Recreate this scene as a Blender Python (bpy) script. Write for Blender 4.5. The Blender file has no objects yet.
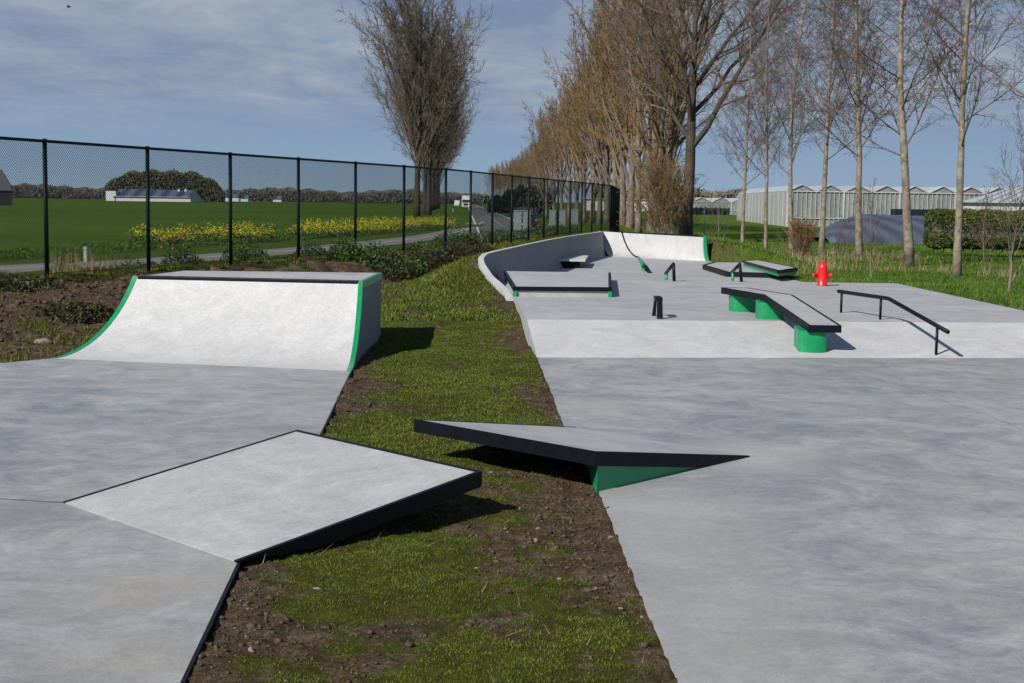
import bpy, math, random
import numpy as np
from mathutils import Vector, Matrix
R = math.radians
random.seed(7)
rng = np.random.default_rng(11)
C = bpy.context.scene.collection
SC = bpy.context.scene

# ------------------------------------------------------------------ camera
F = 1422.0
H = 1.8
PITCH = math.atan(140.2 / F)
ROLL = 0.0145
cam_d = bpy.data.cameras.new('camera'); cam = bpy.data.objects.new('camera', cam_d); C.objects.link(cam)
cam_d.sensor_width = 36.0; cam_d.lens = 36.0 * F / 1024.0
cam_d.clip_start = 0.05; cam_d.clip_end = 20000
M = Matrix.Rotation(math.pi / 2 - PITCH, 4, 'X') @ Matrix.Rotation(ROLL, 4, 'Z')
cam.matrix_world = Matrix.Translation((0, 0, H)) @ M
SC.camera = cam
M3 = M.to_3x3()

def ray(px, py):
    return M3 @ Vector(((px - 512) / F, -(py - 341.5) / F, -1.0))
def at(px, py, z=0.0):
    "point of the level z seen at a pixel of the survey photograph"
    d = ray(px, py); t = (z - H) / d.z
    return Vector((d.x * t, d.y * t, z))
def at_y(px, py, Y):
    d = ray(px, py); t = Y / d.y
    return Vector((d.x * t, Y, H + d.z * t))

# ------------------------------------------------------------------ materials
def new_mat(name):
    m = bpy.data.materials.new(name); m.use_nodes = True
    nt = m.node_tree; nt.nodes.clear()
    out = nt.nodes.new('ShaderNodeOutputMaterial'); b = nt.nodes.new('ShaderNodeBsdfPrincipled')
    nt.links.new(b.outputs[0], out.inputs[0])
    return m, nt, b
def N(nt, t, **kw):
    n = nt.nodes.new(t)
    for k, v in kw.items():
        if k.startswith('i_'):
            n.inputs[int(k[2:])].default_value = v
        else: setattr(n, k, v)
    return n
def noise(nt, vec, scale, detail=6, rough=0.6, dist=0.0):
    n = nt.nodes.new('ShaderNodeTexNoise')
    n.inputs['Scale'].default_value = scale; n.inputs['Detail'].default_value = detail
    n.inputs['Roughness'].default_value = rough; n.inputs['Distortion'].default_value = dist
    if vec is not None: nt.links.new(vec, n.inputs['Vector'])
    return n.outputs['Fac']
def ramp(nt, fac, stops):
    n = nt.nodes.new('ShaderNodeValToRGB'); cr = n.color_ramp
    while len(cr.elements) < len(stops): cr.elements.new(0.5)
    for e, (p, c) in zip(cr.elements, stops):
        e.position = p
        e.color = (c, c, c, 1) if isinstance(c, (int, float)) else (c[0], c[1], c[2], 1)
    nt.links.new(fac, n.inputs[0]); return n.outputs[0]
def mixc(nt, fac, a, b, mode='MIX'):
    n = nt.nodes.new('ShaderNodeMix'); n.data_type = 'RGBA'; n.blend_type = mode
    for s, v in ((0, fac), (6, a), (7, b)):
        if hasattr(v, 'is_output'): nt.links.new(v, n.inputs[s])
        elif s == 0: n.inputs[0].default_value = v
        else: n.inputs[s].default_value = (v[0], v[1], v[2], 1)
    return n.outputs[2]
def math_(nt, op, a, b=None):
    n = nt.nodes.new('ShaderNodeMath'); n.operation = op
    for s, v in ((0, a), (1, b)):
        if v is None: continue
        if hasattr(v, 'is_output'): nt.links.new(v, n.inputs[s])
        else: n.inputs[s].default_value = v
    return n.outputs[0]
def pos(nt, sx=1, sy=1, sz=1, rot=0):
    g = nt.nodes.new('ShaderNodeNewGeometry'); m = nt.nodes.new('ShaderNodeMapping')
    m.inputs['Scale'].default_value = (sx, sy, sz); m.inputs['Rotation'].default_value = (0, 0, rot)
    nt.links.new(g.outputs['Position'], m.inputs['Vector']); return m.outputs[0]
def bump(nt, b, h, strength=0.3, dist=0.01):
    n = nt.nodes.new('ShaderNodeBump'); n.inputs['Strength'].default_value = strength
    n.inputs['Distance'].default_value = dist
    nt.links.new(h, n.inputs['Height']); nt.links.new(n.outputs[0], b.inputs['Normal'])

def concrete(name, dark, light, warm, rough=0.62, spots=()):
    m, nt, b = new_mat(name)
    p = pos(nt); ps = pos(nt, 1.0, 1.0, 1.0, 0.5); pf = pos(nt, 1.0, 1.5, 1.0, -0.35)
    big = noise(nt, p, 0.42, 4, 0.6, 0.6)
    streak = noise(nt, ps, 1.5, 10, 0.68, 1.4)
    fine = noise(nt, pf, 6.0, 10, 0.78, 1.0)
    grain = noise(nt, p, 90, 4, 0.7)
    f = math_(nt, 'ADD', math_(nt, 'MULTIPLY', streak, 0.42), math_(nt, 'MULTIPLY', fine, 0.32))
    f = math_(nt, 'ADD', f, math_(nt, 'MULTIPLY', big, 0.24))
    col = ramp(nt, f, [(0.40, dark), (0.5, [(a + c) / 2 for a, c in zip(dark, light)]), (0.60, light)])
    wm = ramp(nt, noise(nt, pos(nt, 1, 1.6, 1), 0.9, 6, 0.65, 1.2), [(0.53, 0.0), (0.72, 1.0)])
    col = mixc(nt, math_(nt, 'MULTIPLY', wm, 0.5), col, warm)
    for (x, y, r, c, amt) in spots:
        g = nt.nodes.new('ShaderNodeNewGeometry'); vm = nt.nodes.new('ShaderNodeVectorMath'); vm.operation = 'DISTANCE'
        nt.links.new(g.outputs['Position'], vm.inputs[0]); vm.inputs[1].default_value = (x, y, 0)
        d = math_(nt, 'ADD', math_(nt, 'DIVIDE', vm.outputs['Value'], r), math_(nt, 'MULTIPLY', math_(nt, 'SUBTRACT', streak, 0.5), 1.6))
        k = ramp(nt, d, [(0.15, amt), (1.0, 0.0)])
        col = mixc(nt, k, col, c)
    col = mixc(nt, 0.7, col, ramp(nt, grain, [(0.3, 0.74), (0.7, 1.2)]), 'MULTIPLY')
    mid = noise(nt, p, 26, 7, 0.8, 0.6); col = mixc(nt, 0.5, col, ramp(nt, mid, [(0.36, 0.80), (0.64, 1.16)]), 'MULTIPLY')
    spk = ramp(nt, noise(nt, p, 38, 2, 0.5), [(0.69, 0.0), (0.74, 1.0)])
    col = mixc(nt, math_(nt, 'MULTIPLY', spk, 0.3), col, [c * 0.45 for c in dark])
    # fine trowel scratches and hairlines
    sc = ramp(nt, noise(nt, pos(nt, 0.5, 14, 1, 0.5), 6, 5, 0.8, 1.5), [(0.64, 0.0), (0.7, 1.0)])
    col = mixc(nt, math_(nt, 'MULTIPLY', sc, 0.16), col, light)
    nt.links.new(col, b.inputs['Base Color'])
    nt.links.new(ramp(nt, streak, [(0.3, rough - 0.12), (0.7, rough + 0.12)]), b.inputs['Roughness'])
    b.inputs['Specular IOR Level'].default_value = 0.4
    bump(nt, b, math_(nt, 'ADD', grain, math_(nt, 'MULTIPLY', fine, 2.0)), 0.12, 0.004)
    return m

K1 = at(750, 457)
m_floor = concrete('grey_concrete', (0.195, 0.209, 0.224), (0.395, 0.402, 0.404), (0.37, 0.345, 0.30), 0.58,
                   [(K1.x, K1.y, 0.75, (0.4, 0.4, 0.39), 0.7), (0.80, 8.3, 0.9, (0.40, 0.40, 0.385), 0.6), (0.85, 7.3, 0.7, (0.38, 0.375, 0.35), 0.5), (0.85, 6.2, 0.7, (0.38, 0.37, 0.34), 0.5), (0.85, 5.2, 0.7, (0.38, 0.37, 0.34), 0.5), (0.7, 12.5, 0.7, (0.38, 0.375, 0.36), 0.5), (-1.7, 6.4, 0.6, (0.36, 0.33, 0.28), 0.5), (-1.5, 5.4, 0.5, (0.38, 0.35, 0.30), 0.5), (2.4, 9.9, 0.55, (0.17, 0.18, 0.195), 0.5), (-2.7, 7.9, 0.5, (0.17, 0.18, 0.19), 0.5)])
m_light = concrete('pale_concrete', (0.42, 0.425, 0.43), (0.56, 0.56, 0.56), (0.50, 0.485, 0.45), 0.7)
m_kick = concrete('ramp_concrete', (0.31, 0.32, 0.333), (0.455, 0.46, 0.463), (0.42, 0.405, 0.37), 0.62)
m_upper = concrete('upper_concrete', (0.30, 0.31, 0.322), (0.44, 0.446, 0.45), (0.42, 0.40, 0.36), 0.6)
m_wall = concrete('shaded_wall_concrete', (0.16, 0.17, 0.19), (0.235, 0.245, 0.265), (0.21, 0.20, 0.19), 0.75)  # concrete darkened to paint in shade on walls turned from the sun

def plain(name, col, rough=0.5, metal=0.0, var=0.15, scale=8, spec=0.5, bmp=0.0):
    m, nt, b = new_mat(name)
    p = pos(nt); n = noise(nt, p, scale, 6, 0.65, 0.3)
    c = ramp(nt, n, [(0.3, [x * (1 - var) for x in col]), (0.7, [min(1, x * (1 + var)) for x in col])])
    nt.links.new(c, b.inputs['Base Color'])
    nt.links.new(ramp(nt, noise(nt, p, scale * 3, 4), [(0.3, max(0, rough - 0.1)), (0.7, min(1, rough + 0.1))]), b.inputs['Roughness'])
    b.inputs['Metallic'].default_value = metal; b.inputs['Specular IOR Level'].default_value = spec
    if bmp: bump(nt, b, n, bmp, 0.02)
    return m
m_black = plain('black_steel', (0.003, 0.0045, 0.008), 0.5, 0.0, 0.4, 14, 0.2)
m_green = plain('green_paint', (0.004, 0.25, 0.092), 0.38, 0, 0.14, 5)
m_red = plain('red_paint', (0.75, 0.012, 0.015), 0.3, 0, 0.08, 6)
m_fence = plain('dark_green_coating', (0.002, 0.009, 0.008), 0.5, 0, 0.2, 10, 0.2)
m_wire = plain('green_wire', (0.003, 0.010, 0.009), 0.6, 0, 0.2, 10, 0.2)
m_asph = plain('asphalt', (0.10, 0.10, 0.105), 0.85, 0, 0.2, 3)
m_path = plain('worn_asphalt', (0.20, 0.19, 0.185), 0.85, 0, 0.2, 2)
m_paint = plain('road_paint', (0.62, 0.62, 0.6), 0.7, 0, 0.15, 5)
m_joint = plain('joint_filler', (0.05, 0.05, 0.055), 0.9)  # dark filler of the slab joints and cracks
m_cab = plain('grey_cabinet', (0.22, 0.26, 0.27), 0.5, 0, 0.12, 2)
m_caba = plain('dark_cabinet_plinth', (0.06, 0.065, 0.07), 0.7)
m_white = plain('white_coat', (0.62, 0.64, 0.66), 0.4, 0, 0.08, 1)
m_whitef = plain('white_frame', (0.44, 0.46, 0.46), 0.5, 0, 0.1, 1)
m_carp = plain('dark_car_paint', (0.015, 0.017, 0.02), 0.25, 0.0, 0.1, 3)
m_tyre = plain('rubber', (0.015, 0.015, 0.015), 0.85)
m_glass = plain('dark_glass', (0.03, 0.04, 0.045), 0.08, 0, 0.1, 3, 0.8)
m_lens = plain('lamp_lens', (0.75, 0.75, 0.72), 0.15)
m_plate = plain('yellow_plate', (0.7, 0.5, 0.03), 0.5)
m_rock = plain('pale_stone', (0.20, 0.175, 0.145), 0.9, 0, 0.25, 14, 0.3, 0.4)
m_soil = plain('clod_soil', (0.085, 0.062, 0.043), 0.95, 0, 0.5, 12, 0.2, 0.5)
m_barkg = plain('grey_bark', (0.17, 0.14, 0.11), 0.95, 0, 0.45, 1.6, 0.2, 0.5)
m_barkd = plain('dark_bark', (0.07, 0.056, 0.045), 0.95, 0, 0.4, 1.5, 0.2, 0.5)
m_barky = plain('pale_poplar_bark', (0.215, 0.183, 0.142), 0.95, 0, 0.55, 5, 0.2, 0.6)
m_twig = plain('grey_brown_twigs', (0.145, 0.118, 0.093), 0.9, 0, 0.35, 0.6, 0.2)
m_twigo = plain('ochre_twigs', (0.205, 0.132, 0.062), 0.9, 0, 0.35, 0.25, 0.2)
m_twigr = plain('reddish_twigs', (0.120, 0.088, 0.072), 0.9, 0, 0.35, 0.8, 0.2)
m_wood = plain('far_wood', (0.17, 0.160, 0.145), 0.95, 0, 0.12, 0.1, 0.1)  # colour lightened to stand in for haze over the far woods
m_woodg = plain('far_wood_green', (0.115, 0.120, 0.078), 0.95, 0, 0.12, 0.1, 0.1)  # green tone also paled in place of distance haze
m_leafd = plain('hedge_leaf', (0.045, 0.075, 0.022), 0.7, 0, 0.35, 3, 0.3)
m_leaf = plain('weed_leaf', (0.075, 0.13, 0.025), 0.65, 0, 0.4, 6, 0.3)
m_yellow = plain('rape_flower', (0.54, 0.49, 0.03), 0.7, 0, 0.2, 2, 0.2)
m_dry = plain('dry_grass', (0.32, 0.25, 0.15), 0.9, 0, 0.3, 3, 0.2)
m_tarp = None
def stripes_mat(name, a, b_, scale, axis='X', rough=0.5, nz=0.3):
    m, nt, b = new_mat(name)
    w = nt.nodes.new('ShaderNodeTexWave'); w.wave_type = 'BANDS'; w.bands_direction = axis
    w.inputs['Scale'].default_value = scale; w.inputs['Distortion'].default_value = 1.5
    nt.links.new(pos(nt), w.inputs['Vector'])
    n = noise(nt, pos(nt), 0.8, 6, 0.7)
    f = math_(nt, 'ADD', math_(nt, 'MULTIPLY', w.outputs['Fac'], 1 - nz), math_(nt, 'MULTIPLY', n, nz))
    nt.links.new(ramp(nt, f, [(0.2, a), (0.8, b_)]), b.inputs['Base Color'])
    b.inputs['Roughness'].default_value = rough
    return m
m_tarp = stripes_mat('blue_grey_film', (0.035, 0.042, 0.062), (0.085, 0.10, 0.14), 0.35, 'DIAGONAL', 0.4, 0.6)  # diagonal colour bands stand in for shading in the film folds
m_solar = stripes_mat('solar_roof', (0.03, 0.045, 0.08), (0.10, 0.13, 0.19), 0.05, 'X', 0.3, 0.2)
def glass_clad(name, base):
    m, nt, b = new_mat(name)
    n = noise(nt, pos(nt, 1, 1, 0.15), 0.6, 5, 0.7)
    n2 = noise(nt, pos(nt, 1, 1, 1), 2.5, 5, 0.7)
    f = math_(nt, 'ADD', math_(nt, 'MULTIPLY', n, 0.6), math_(nt, 'MULTIPLY', n2, 0.4))
    nt.links.new(ramp(nt, f, [(0.35, [c * 0.45 for c in base]), (0.65, base)]), b.inputs['Base Color'])
    b.inputs['Roughness'].default_value = 0.25
    return m
m_gh = glass_clad('greenhouse_glass', (0.29, 0.31, 0.305))
m_ghw = glass_clad('whitewashed_glass', (0.60, 0.62, 0.62))
m_ghr = plain('greenhouse_roof_glass', (0.43, 0.46, 0.48), 0.3, 0, 0.15, 0.1)

def leaf_mat(name, a, b_, tr=0.25):
    m, nt, b = new_mat(name)
    at_ = nt.nodes.new('ShaderNodeAttribute'); at_.attribute_name = 'rnd'
    nt.links.new(ramp(nt, at_.outputs['Fac'], [(0.0, a), (1.0, b_)]), b.inputs['Base Color'])
    b.inputs['Roughness'].default_value = 0.6; b.inputs['Specular IOR Level'].default_value = 0.25
    return m
m_grass = leaf_mat('short_grass_blades', (0.034, 0.050, 0.007), (0.160, 0.205, 0.022))
m_lawn = leaf_mat('lawn_blades', (0.030, 0.066, 0.008), (0.125, 0.205, 0.022))
m_straw = leaf_mat('straw_blades', (0.16, 0.12, 0.06), (0.36, 0.29, 0.17))

# ground sheet: masks come with the mesh (R soil, G crop field, B lawn)
def ground_mat():
    m, nt, b = new_mat('ground_soil_and_grass')
    a = nt.nodes.new('ShaderNodeAttribute'); a.attribute_name = 'cover'
    sep = nt.nodes.new('ShaderNodeSeparateColor'); nt.links.new(a.outputs['Color'], sep.inputs[0])
    p = pos(nt)
    n1 = noise(nt, p, 7, 9, 0.75, 0.4); n2 = noise(nt, p, 45, 6, 0.75); n3 = noise(nt, p, 1.1, 5, 0.6)
    soil = ramp(nt, math_(nt, 'ADD', math_(nt, 'MULTIPLY', n1, 0.55), math_(nt, 'MULTIPLY', n2, 0.45)),
                [(0.38, (0.030, 0.021, 0.013)), (0.5, (0.080, 0.058, 0.037)), (0.62, (0.175, 0.134, 0.092))])
    moss = ramp(nt, math_(nt, 'ADD', math_(nt, 'MULTIPLY', n1, 0.5), math_(nt, 'MULTIPLY', n2, 0.5)),
                [(0.38, (0.026, 0.026, 0.009)), (0.5, (0.056, 0.062, 0.012)), (0.62, (0.105, 0.120, 0.020))])
    moss = mixc(nt, math_(nt, 'MULTIPLY', n3, 0.5), moss, (0.055, 0.045, 0.020))
    f = math_(nt, 'ADD', sep.outputs[0], math_(nt, 'MULTIPLY', math_(nt, 'SUBTRACT', math_(nt, 'ADD', math_(nt, 'MULTIPLY', n1, .5), math_(nt, 'MULTIPLY', n2, .5)), 0.5), 1.8))
    col = mixc(nt, ramp(nt, f, [(0.36, 0.0), (0.62, 1.0)]), moss, soil)
    lawn = ramp(nt, math_(nt, 'ADD', math_(nt, 'MULTIPLY', noise(nt, p, 1.7, 6, 0.7), .6), math_(nt, 'MULTIPLY', n2, .4)),
                [(0.35, (0.034, 0.062, 0.008)), (0.65, (0.095, 0.160, 0.022))])
    col = mixc(nt, sep.outputs[2], col, lawn)
    crop = ramp(nt, math_(nt, 'ADD', math_(nt, 'MULTIPLY', noise(nt, pos(nt, 0.02, 0.06, 1, 0.1), 1.0, 5, 0.6), .7), math_(nt, 'MULTIPLY', noise(nt, pos(nt, .5, .5, 1), 1.0, 4, 0.6), .3)),
                [(0.35, (0.038, 0.076, 0.010)), (0.65, (0.080, 0.130, 0.018))])
    wv = nt.nodes.new('ShaderNodeTexWave'); wv.inputs['Scale'].default_value = 0.05; wv.inputs['Distortion'].default_value = 0.6
    wv.bands_direction = 'Y'; nt.links.new(pos(nt, 1, 1, 1, 0.35), wv.inputs['Vector'])
    crop = mixc(nt, ramp(nt, wv.outputs['Fac'], [(0.9, 0.0), (0.97, 0.35)]), crop, (0.03, 0.05, 0.015))
    col = mixc(nt, sep.outputs[1], col, crop)
    nt.links.new(col, b.inputs['Base Color'])
    b.inputs['Roughness'].default_value = 1.0; b.inputs['Specular IOR Level'].default_value = 0.03
    bump(nt, b, math_(nt, 'ADD', n1, n2), 0.7, 0.03)
    return m
m_ground = ground_mat()

# ------------------------------------------------------------------ mesh helpers
ORG = {}
class MB:
    def __init__(s): s.v = []; s.f = []; s.m = []
    def add(s, v, f, mi=0):
        o = len(s.v); s.v += [tuple(p) for p in v]; s.f += [tuple(i + o for i in q) for q in f]; s.m += [mi] * len(f); return s
    def box(s, c, d, rz=0, mi=0, ry=0, rx=0):
        Rm = Matrix.Rotation(rz, 3, 'Z') @ Matrix.Rotation(ry, 3, 'Y') @ Matrix.Rotation(rx, 3, 'X')
        c = Vector(c); v = [c + Rm @ Vector((x * d[0] / 2, y * d[1] / 2, z * d[2] / 2)) for z in (-1, 1) for y in (-1, 1) for x in (-1, 1)]
        return s.add(v, [(0, 2, 3, 1), (4, 5, 7, 6), (0, 1, 5, 4), (2, 6, 7, 3), (0, 4, 6, 2), (1, 3, 7, 5)], mi)
    def prism(s, poly, z0, z1, mi=0):
        "poly: CCW xy list; z0/z1 number or list per vertex"
        n = len(poly)
        zz0 = z0 if isinstance(z0, (list, tuple)) else [z0] * n
        zz1 = z1 if isinstance(z1, (list, tuple)) else [z1] * n
        v = [(p[0], p[1], a) for p, a in zip(poly, zz0)] + [(p[0], p[1], a) for p, a in zip(poly, zz1)]
        f = [tuple(range(n - 1, -1, -1)), tuple(range(n, 2 * n))] + [(i, (i + 1) % n, n + (i + 1) % n, n + i) for i in range(n)]
        return s.add(v, f, mi)
    def tube(s, pts, rad, sides=8, mi=0, cap=True):
        pts = [Vector(p) for p in pts]; n = len(pts)
        if not isinstance(rad, (list, tuple)): rad = [rad] * n
        o = len(s.v); up = Vector((0.13, 0.21, 0.97))
        for i, p in enumerate(pts):
            d = (pts[min(i + 1, n - 1)] - pts[max(i - 1, 0)]).normalized()
            if abs(d.dot(up)) > 0.98: up = Vector((0.97, 0.1, 0.1))
            a = d.cross(up).normalized(); b = d.cross(a)
            for k in range(sides):
                t = 2 * math.pi * k / sides
                s.v.append(tuple(p + (a * math.cos(t) + b * math.sin(t)) * rad[i]))
        for i in range(n - 1):
            for k in range(sides):
                s.f.append((o + i * sides + k, o + i * sides + (k + 1) % sides, o + (i + 1) * sides + (k + 1) % sides, o + (i + 1) * sides + k)); s.m.append(mi)
        if cap:
            s.f.append(tuple(o + k for k in range(sides - 1, -1, -1))); s.f.append(tuple(o + (n - 1) * sides + k for k in range(sides))); s.m += [mi, mi]
        return s
    def lathe(s, c, prof, sides=20, mi=0):
        o = len(s.v)
        for (r, z) in prof:
            for k in range(sides):
                t = 2 * math.pi * k / sides; s.v.append((c[0] + r * math.cos(t), c[1] + r * math.sin(t), c[2] + z))
        for i in range(len(prof) - 1):
            for k in range(sides):
                s.f.append((o + i * sides + k, o + i * sides + (k + 1) % sides, o + (i + 1) * sides + (k + 1) % sides, o + (i + 1) * sides + k)); s.m.append(mi)
        return s
    def obj(s, name, mats, parent=None, smooth=False, bevel=0.0):
        if not isinstance(mats, (list, tuple)): mats = [mats]
        me = bpy.data.meshes.new(name)
        org = ORG.get(parent.name, (0, 0, 0)) if parent else (0, 0, 0)
        me.from_pydata([(a - org[0], b - org[1], c - org[2]) for a, b, c in s.v], [], s.f)
        for m in mats: me.materials.append(m)
        if len(mats) > 1: me.polygons.foreach_set('material_index', s.m)
        if smooth: me.polygons.foreach_set('use_smooth', [True] * len(me.polygons))
        me.update()
        o = bpy.data.objects.new(name, me); C.objects.link(o)
        if parent: o.parent = parent; ORG[o.name] = org
        if bevel:
            bv = o.modifiers.new('bevel', 'BEVEL'); bv.width = bevel; bv.segments = 2; bv.limit_method = 'ANGLE'; bv.angle_limit = R(35)
        return o
def np_obj(name, V, Fa, mats, parent=None, mi=None, attr=None, smooth=False):
    "V (n,3) float, Fa (m,k) int, uniform face size"
    me = bpy.data.meshes.new(name)
    org = np.array(ORG.get(parent.name, (0, 0, 0))) if parent else np.zeros(3)
    V = np.asarray(V, dtype=np.float32) - org.astype(np.float32); Fa = np.asarray(Fa, dtype=np.int32); m, k = Fa.shape
    me.vertices.add(len(V)); me.vertices.foreach_set('co', V.ravel())
    me.loops.add(m * k); me.loops.foreach_set('vertex_index', Fa.ravel())
    me.polygons.add(m); me.polygons.foreach_set('loop_start', np.arange(0, m * k, k, dtype=np.int32))
    try: me.polygons.foreach_set('loop_total', np.full(m, k, dtype=np.int32))
    except Exception: pass
    if not isinstance(mats, (list, tuple)): mats = [mats]
    for q in mats: me.materials.append(q)
    if mi is not None: me.polygons.foreach_set('material_index', np.asarray(mi, dtype=np.int32))
    if smooth: me.polygons.foreach_set('use_smooth', np.ones(m, dtype=bool))
    me.update(calc_edges=True)
    if attr is not None:
        for an, data in attr.items():
            if data.ndim == 1:
                a = me.attributes.new(an, 'FLOAT', 'POINT'); a.data.foreach_set('value', data.astype(np.float32))
            else:
                a = me.attributes.new(an, 'FLOAT_COLOR', 'POINT')
                d4 = np.ones((len(data), 4), dtype=np.float32); d4[:, :3] = data; a.data.foreach_set('color', d4.ravel())
    o = bpy.data.objects.new(name, me); C.objects.link(o)
    if parent: o.parent = parent; ORG[o.name] = tuple(org)
    return o
def thing(name, label, cat, loc=(0, 0, 0), group=None):
    o = bpy.data.objects.new(name, None); C.objects.link(o); o.location = loc; ORG[o.name] = tuple(loc)
    o['label'] = label; o['category'] = cat
    if group: o['group'] = group
    return o
def tag(o, label, cat, group=None, kind=None):
    o['label'] = label; o['category'] = cat
    if group: o['group'] = group
    if kind: o['kind'] = kind
    return o
def structure(o): o['kind'] = 'structure'; return o
def dup(root, loc, rz=None, label=None, scale=None):
    r = root.copy(); C.objects.link(r); r.location = loc
    if rz is not None: r.rotation_euler = (0, 0, rz)
    if scale is not None: r.scale = scale if isinstance(scale, (tuple, list)) else (scale,) * 3
    if label: r['label'] = label
    for ch in list(root.children):
        c = ch.copy(); C.objects.link(c); c.parent = r
        for g in list(ch.children):
            d = g.copy(); C.objects.link(d); d.parent = c
    return r

# ------------------------------------------------------------------ value noise
TAB = rng.random((256, 256)).astype(np.float64)
def vnoise(x, y):
    xi = np.floor(x).astype(int); yi = np.floor(y).astype(int); fx = x - xi; fy = y - yi
    fx = fx * fx * (3 - 2 * fx); fy = fy * fy * (3 - 2 * fy)
    a = TAB[xi & 255, yi & 255]; b = TAB[(xi + 1) & 255, yi & 255]; c = TAB[xi & 255, (yi + 1) & 255]; d = TAB[(xi + 1) & 255, (yi + 1) & 255]
    return (a * (1 - fx) + b * fx) * (1 - fy) + (c * (1 - fx) + d * fx) * fy
def fbm(x, y, s, o=4):
    t = 0; a = 1; w = 0
    for k in range(o):
        t = t + a * vnoise(x * s + 17.3 * k, y * s + 5.1 * k); w += a; a *= 0.55; s *= 2.03
    return t / w
def sm(a, b, x):
    t = np.clip((x - a) / (b - a), 0, 1); return t * t * (3 - 2 * t)

# ------------------------------------------------------------------ layout
ZP = 0.28                                            # raised middle level of the right hand park
BK0L, BK0R = at(537, 357.5), at(1024, 358)           # foot of near bank
BK1L, BK1R = at(527, 319.5, ZP), at(1024, 323, ZP)   # crest of near bank
def line_y(a, b, x): return a.y + (b.y - a.y) * (x - a.x) / (b.x - a.x)
# left edge of right park, right edge
EL = [(3.0, 0.70)] + [(at(*p).y, at(*p).x) for p in ((680, 683), (660, 636), (628, 560), (600, 493), (565, 428), (550, 386), (537, 357.5))] \
   + [(at(*p, ZP).y, at(*p, ZP).x) for p in ((527, 319.5), (518, 303), (513, 296.5))]
XL0 = np.array([e[1] for e in EL]); YL0 = np.array([e[0] for e in EL])
print('left edge', [(round(a, 2), round(b, 2)) for a, b in EL])
ZR = 0.80
RIM = [at(603, 231.2, ZR), at(597, 232.5, ZR), at(575, 235.5, ZR), at(556, 238.6, ZR), at(537.5, 242.3, ZR), at(506, 249.2, ZR), at(489, 253.3, ZR), at(483.5, 255.2, ZR), at(481.2, 257.5, 0.79)]
RIM = RIM[:7] + [Vector(p) for p in ((-0.50, 26.3, .8), (-0.53, 25.65, .77), (-0.50, 25.15, .70), (-0.42, 24.7, .61), (-0.33, 24.3, .52), (-0.2, 23.85, .44), (-0.08, 23.35, .36), (0.005, 22.8, .288))]
print('rim', [tuple(round(c, 2) for c in p) for p in RIM])
CNR = RIM[0]
QB0, QB1 = at(619.5, 257.2), at(709.5, 261.3)        # foot of the back quarter pipe
QT0, QT1 = CNR, at(705.5, 235.8, ZR)
print('back', QB0, QB1, QT0, QT1)
_ry = np.array([p.y for p in RIM][::-1]); _rx = np.array([p.x for p in RIM][::-1])
o_ = np.argsort(_ry); 
YLall = np.concatenate([YL0, np.maximum.accumulate(_ry[2:])]); XLall = np.concatenate([XL0, _rx[2:]])
def XL(y): return np.interp(y, YLall, XLall)
YFE = at(860, 283, ZP).y                             # far edge of raised level
ER_y = np.array([3, YFE, YFE + 0.02, YFE + 2.2, 36.0, 40.5, QB1.y, QB1.y + 3]); ER_x = np.array([7.66, 7.66, 6.95, 6.9, 6.8, 6.6, QB1.x, QB1.x])
def XR(y): return np.interp(y, ER_y, ER_x)
def floor_z(x, y):
    y0 = BK0L.y + (BK0R.y - BK0L.y) * (x - BK0L.x) / (BK0R.x - BK0L.x); y1 = BK1L.y + (BK1R.y - BK1L.y) * (x - BK1L.x) / (BK1R.x - BK1L.x)
    up = np.clip((y - y0) / (y1 - y0), 0, 1); dn = np.clip((y - YFE) / 2.0, 0, 1)
    return ZP * (up - dn)
# fence
p1, p7 = Vector((-7.87, 24.0, 0)), Vector((-1.97, 41.2, 0))
stp = (p7 - p1) / 6
F1 = [p1 + stp * k for k in range(-2, 7)]
pc = Vector((4.96, 73.5, 0)); F2 = [p7 + (pc - p7) * k / 11 for k in range(1, 12)]
pe = Vector((7.0, 95.0, 0)); F3 = [pc + (pe - pc) * k / 7 for k in range(1, 8)]
FKEY = [p1 - stp * 12, p7, pc, pe, pe + (pe - pc) * 40]
def fence_dist(x, y):
    best = np.full(np.shape(x), 1e9); sg = np.ones(np.shape(x))
    for a, b in zip(FKEY[:-1], FKEY[1:]):
        dx, dy = b.x - a.x, b.y - a.y; L2 = dx * dx + dy * dy
        t = np.clip(((x - a.x) * dx + (y - a.y) * dy) / L2, 0, 1)
        qx, qy = x - (a.x + t * dx), y - (a.y + t * dy); d = np.hypot(qx, qy)
        s = np.where(dx * qy - dy * qx < 0, 1.0, -1.0)
        m = d < best; best = np.where(m, d, best); sg = np.where(m, s, sg)
    return best * sg
def rim_dist(x, y):
    best = np.full(np.shape(x), 1e9); hz = np.zeros(np.shape(x))
    for a, b in zip(RIM[:-1], RIM[1:]):
        dx, dy = b.x - a.x, b.y - a.y; L2 = dx * dx + dy * dy + 1e-9
        t = np.clip(((x - a.x) * dx + (y - a.y) * dy) / L2, 0, 1)
        d = np.hypot(x - (a.x + t * dx), y - (a.y + t * dy)); m = d < best
        best = np.where(m, d, best); hz = np.where(m, a.z + t * (b.z - a.z), hz)
    return best, hz
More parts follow.
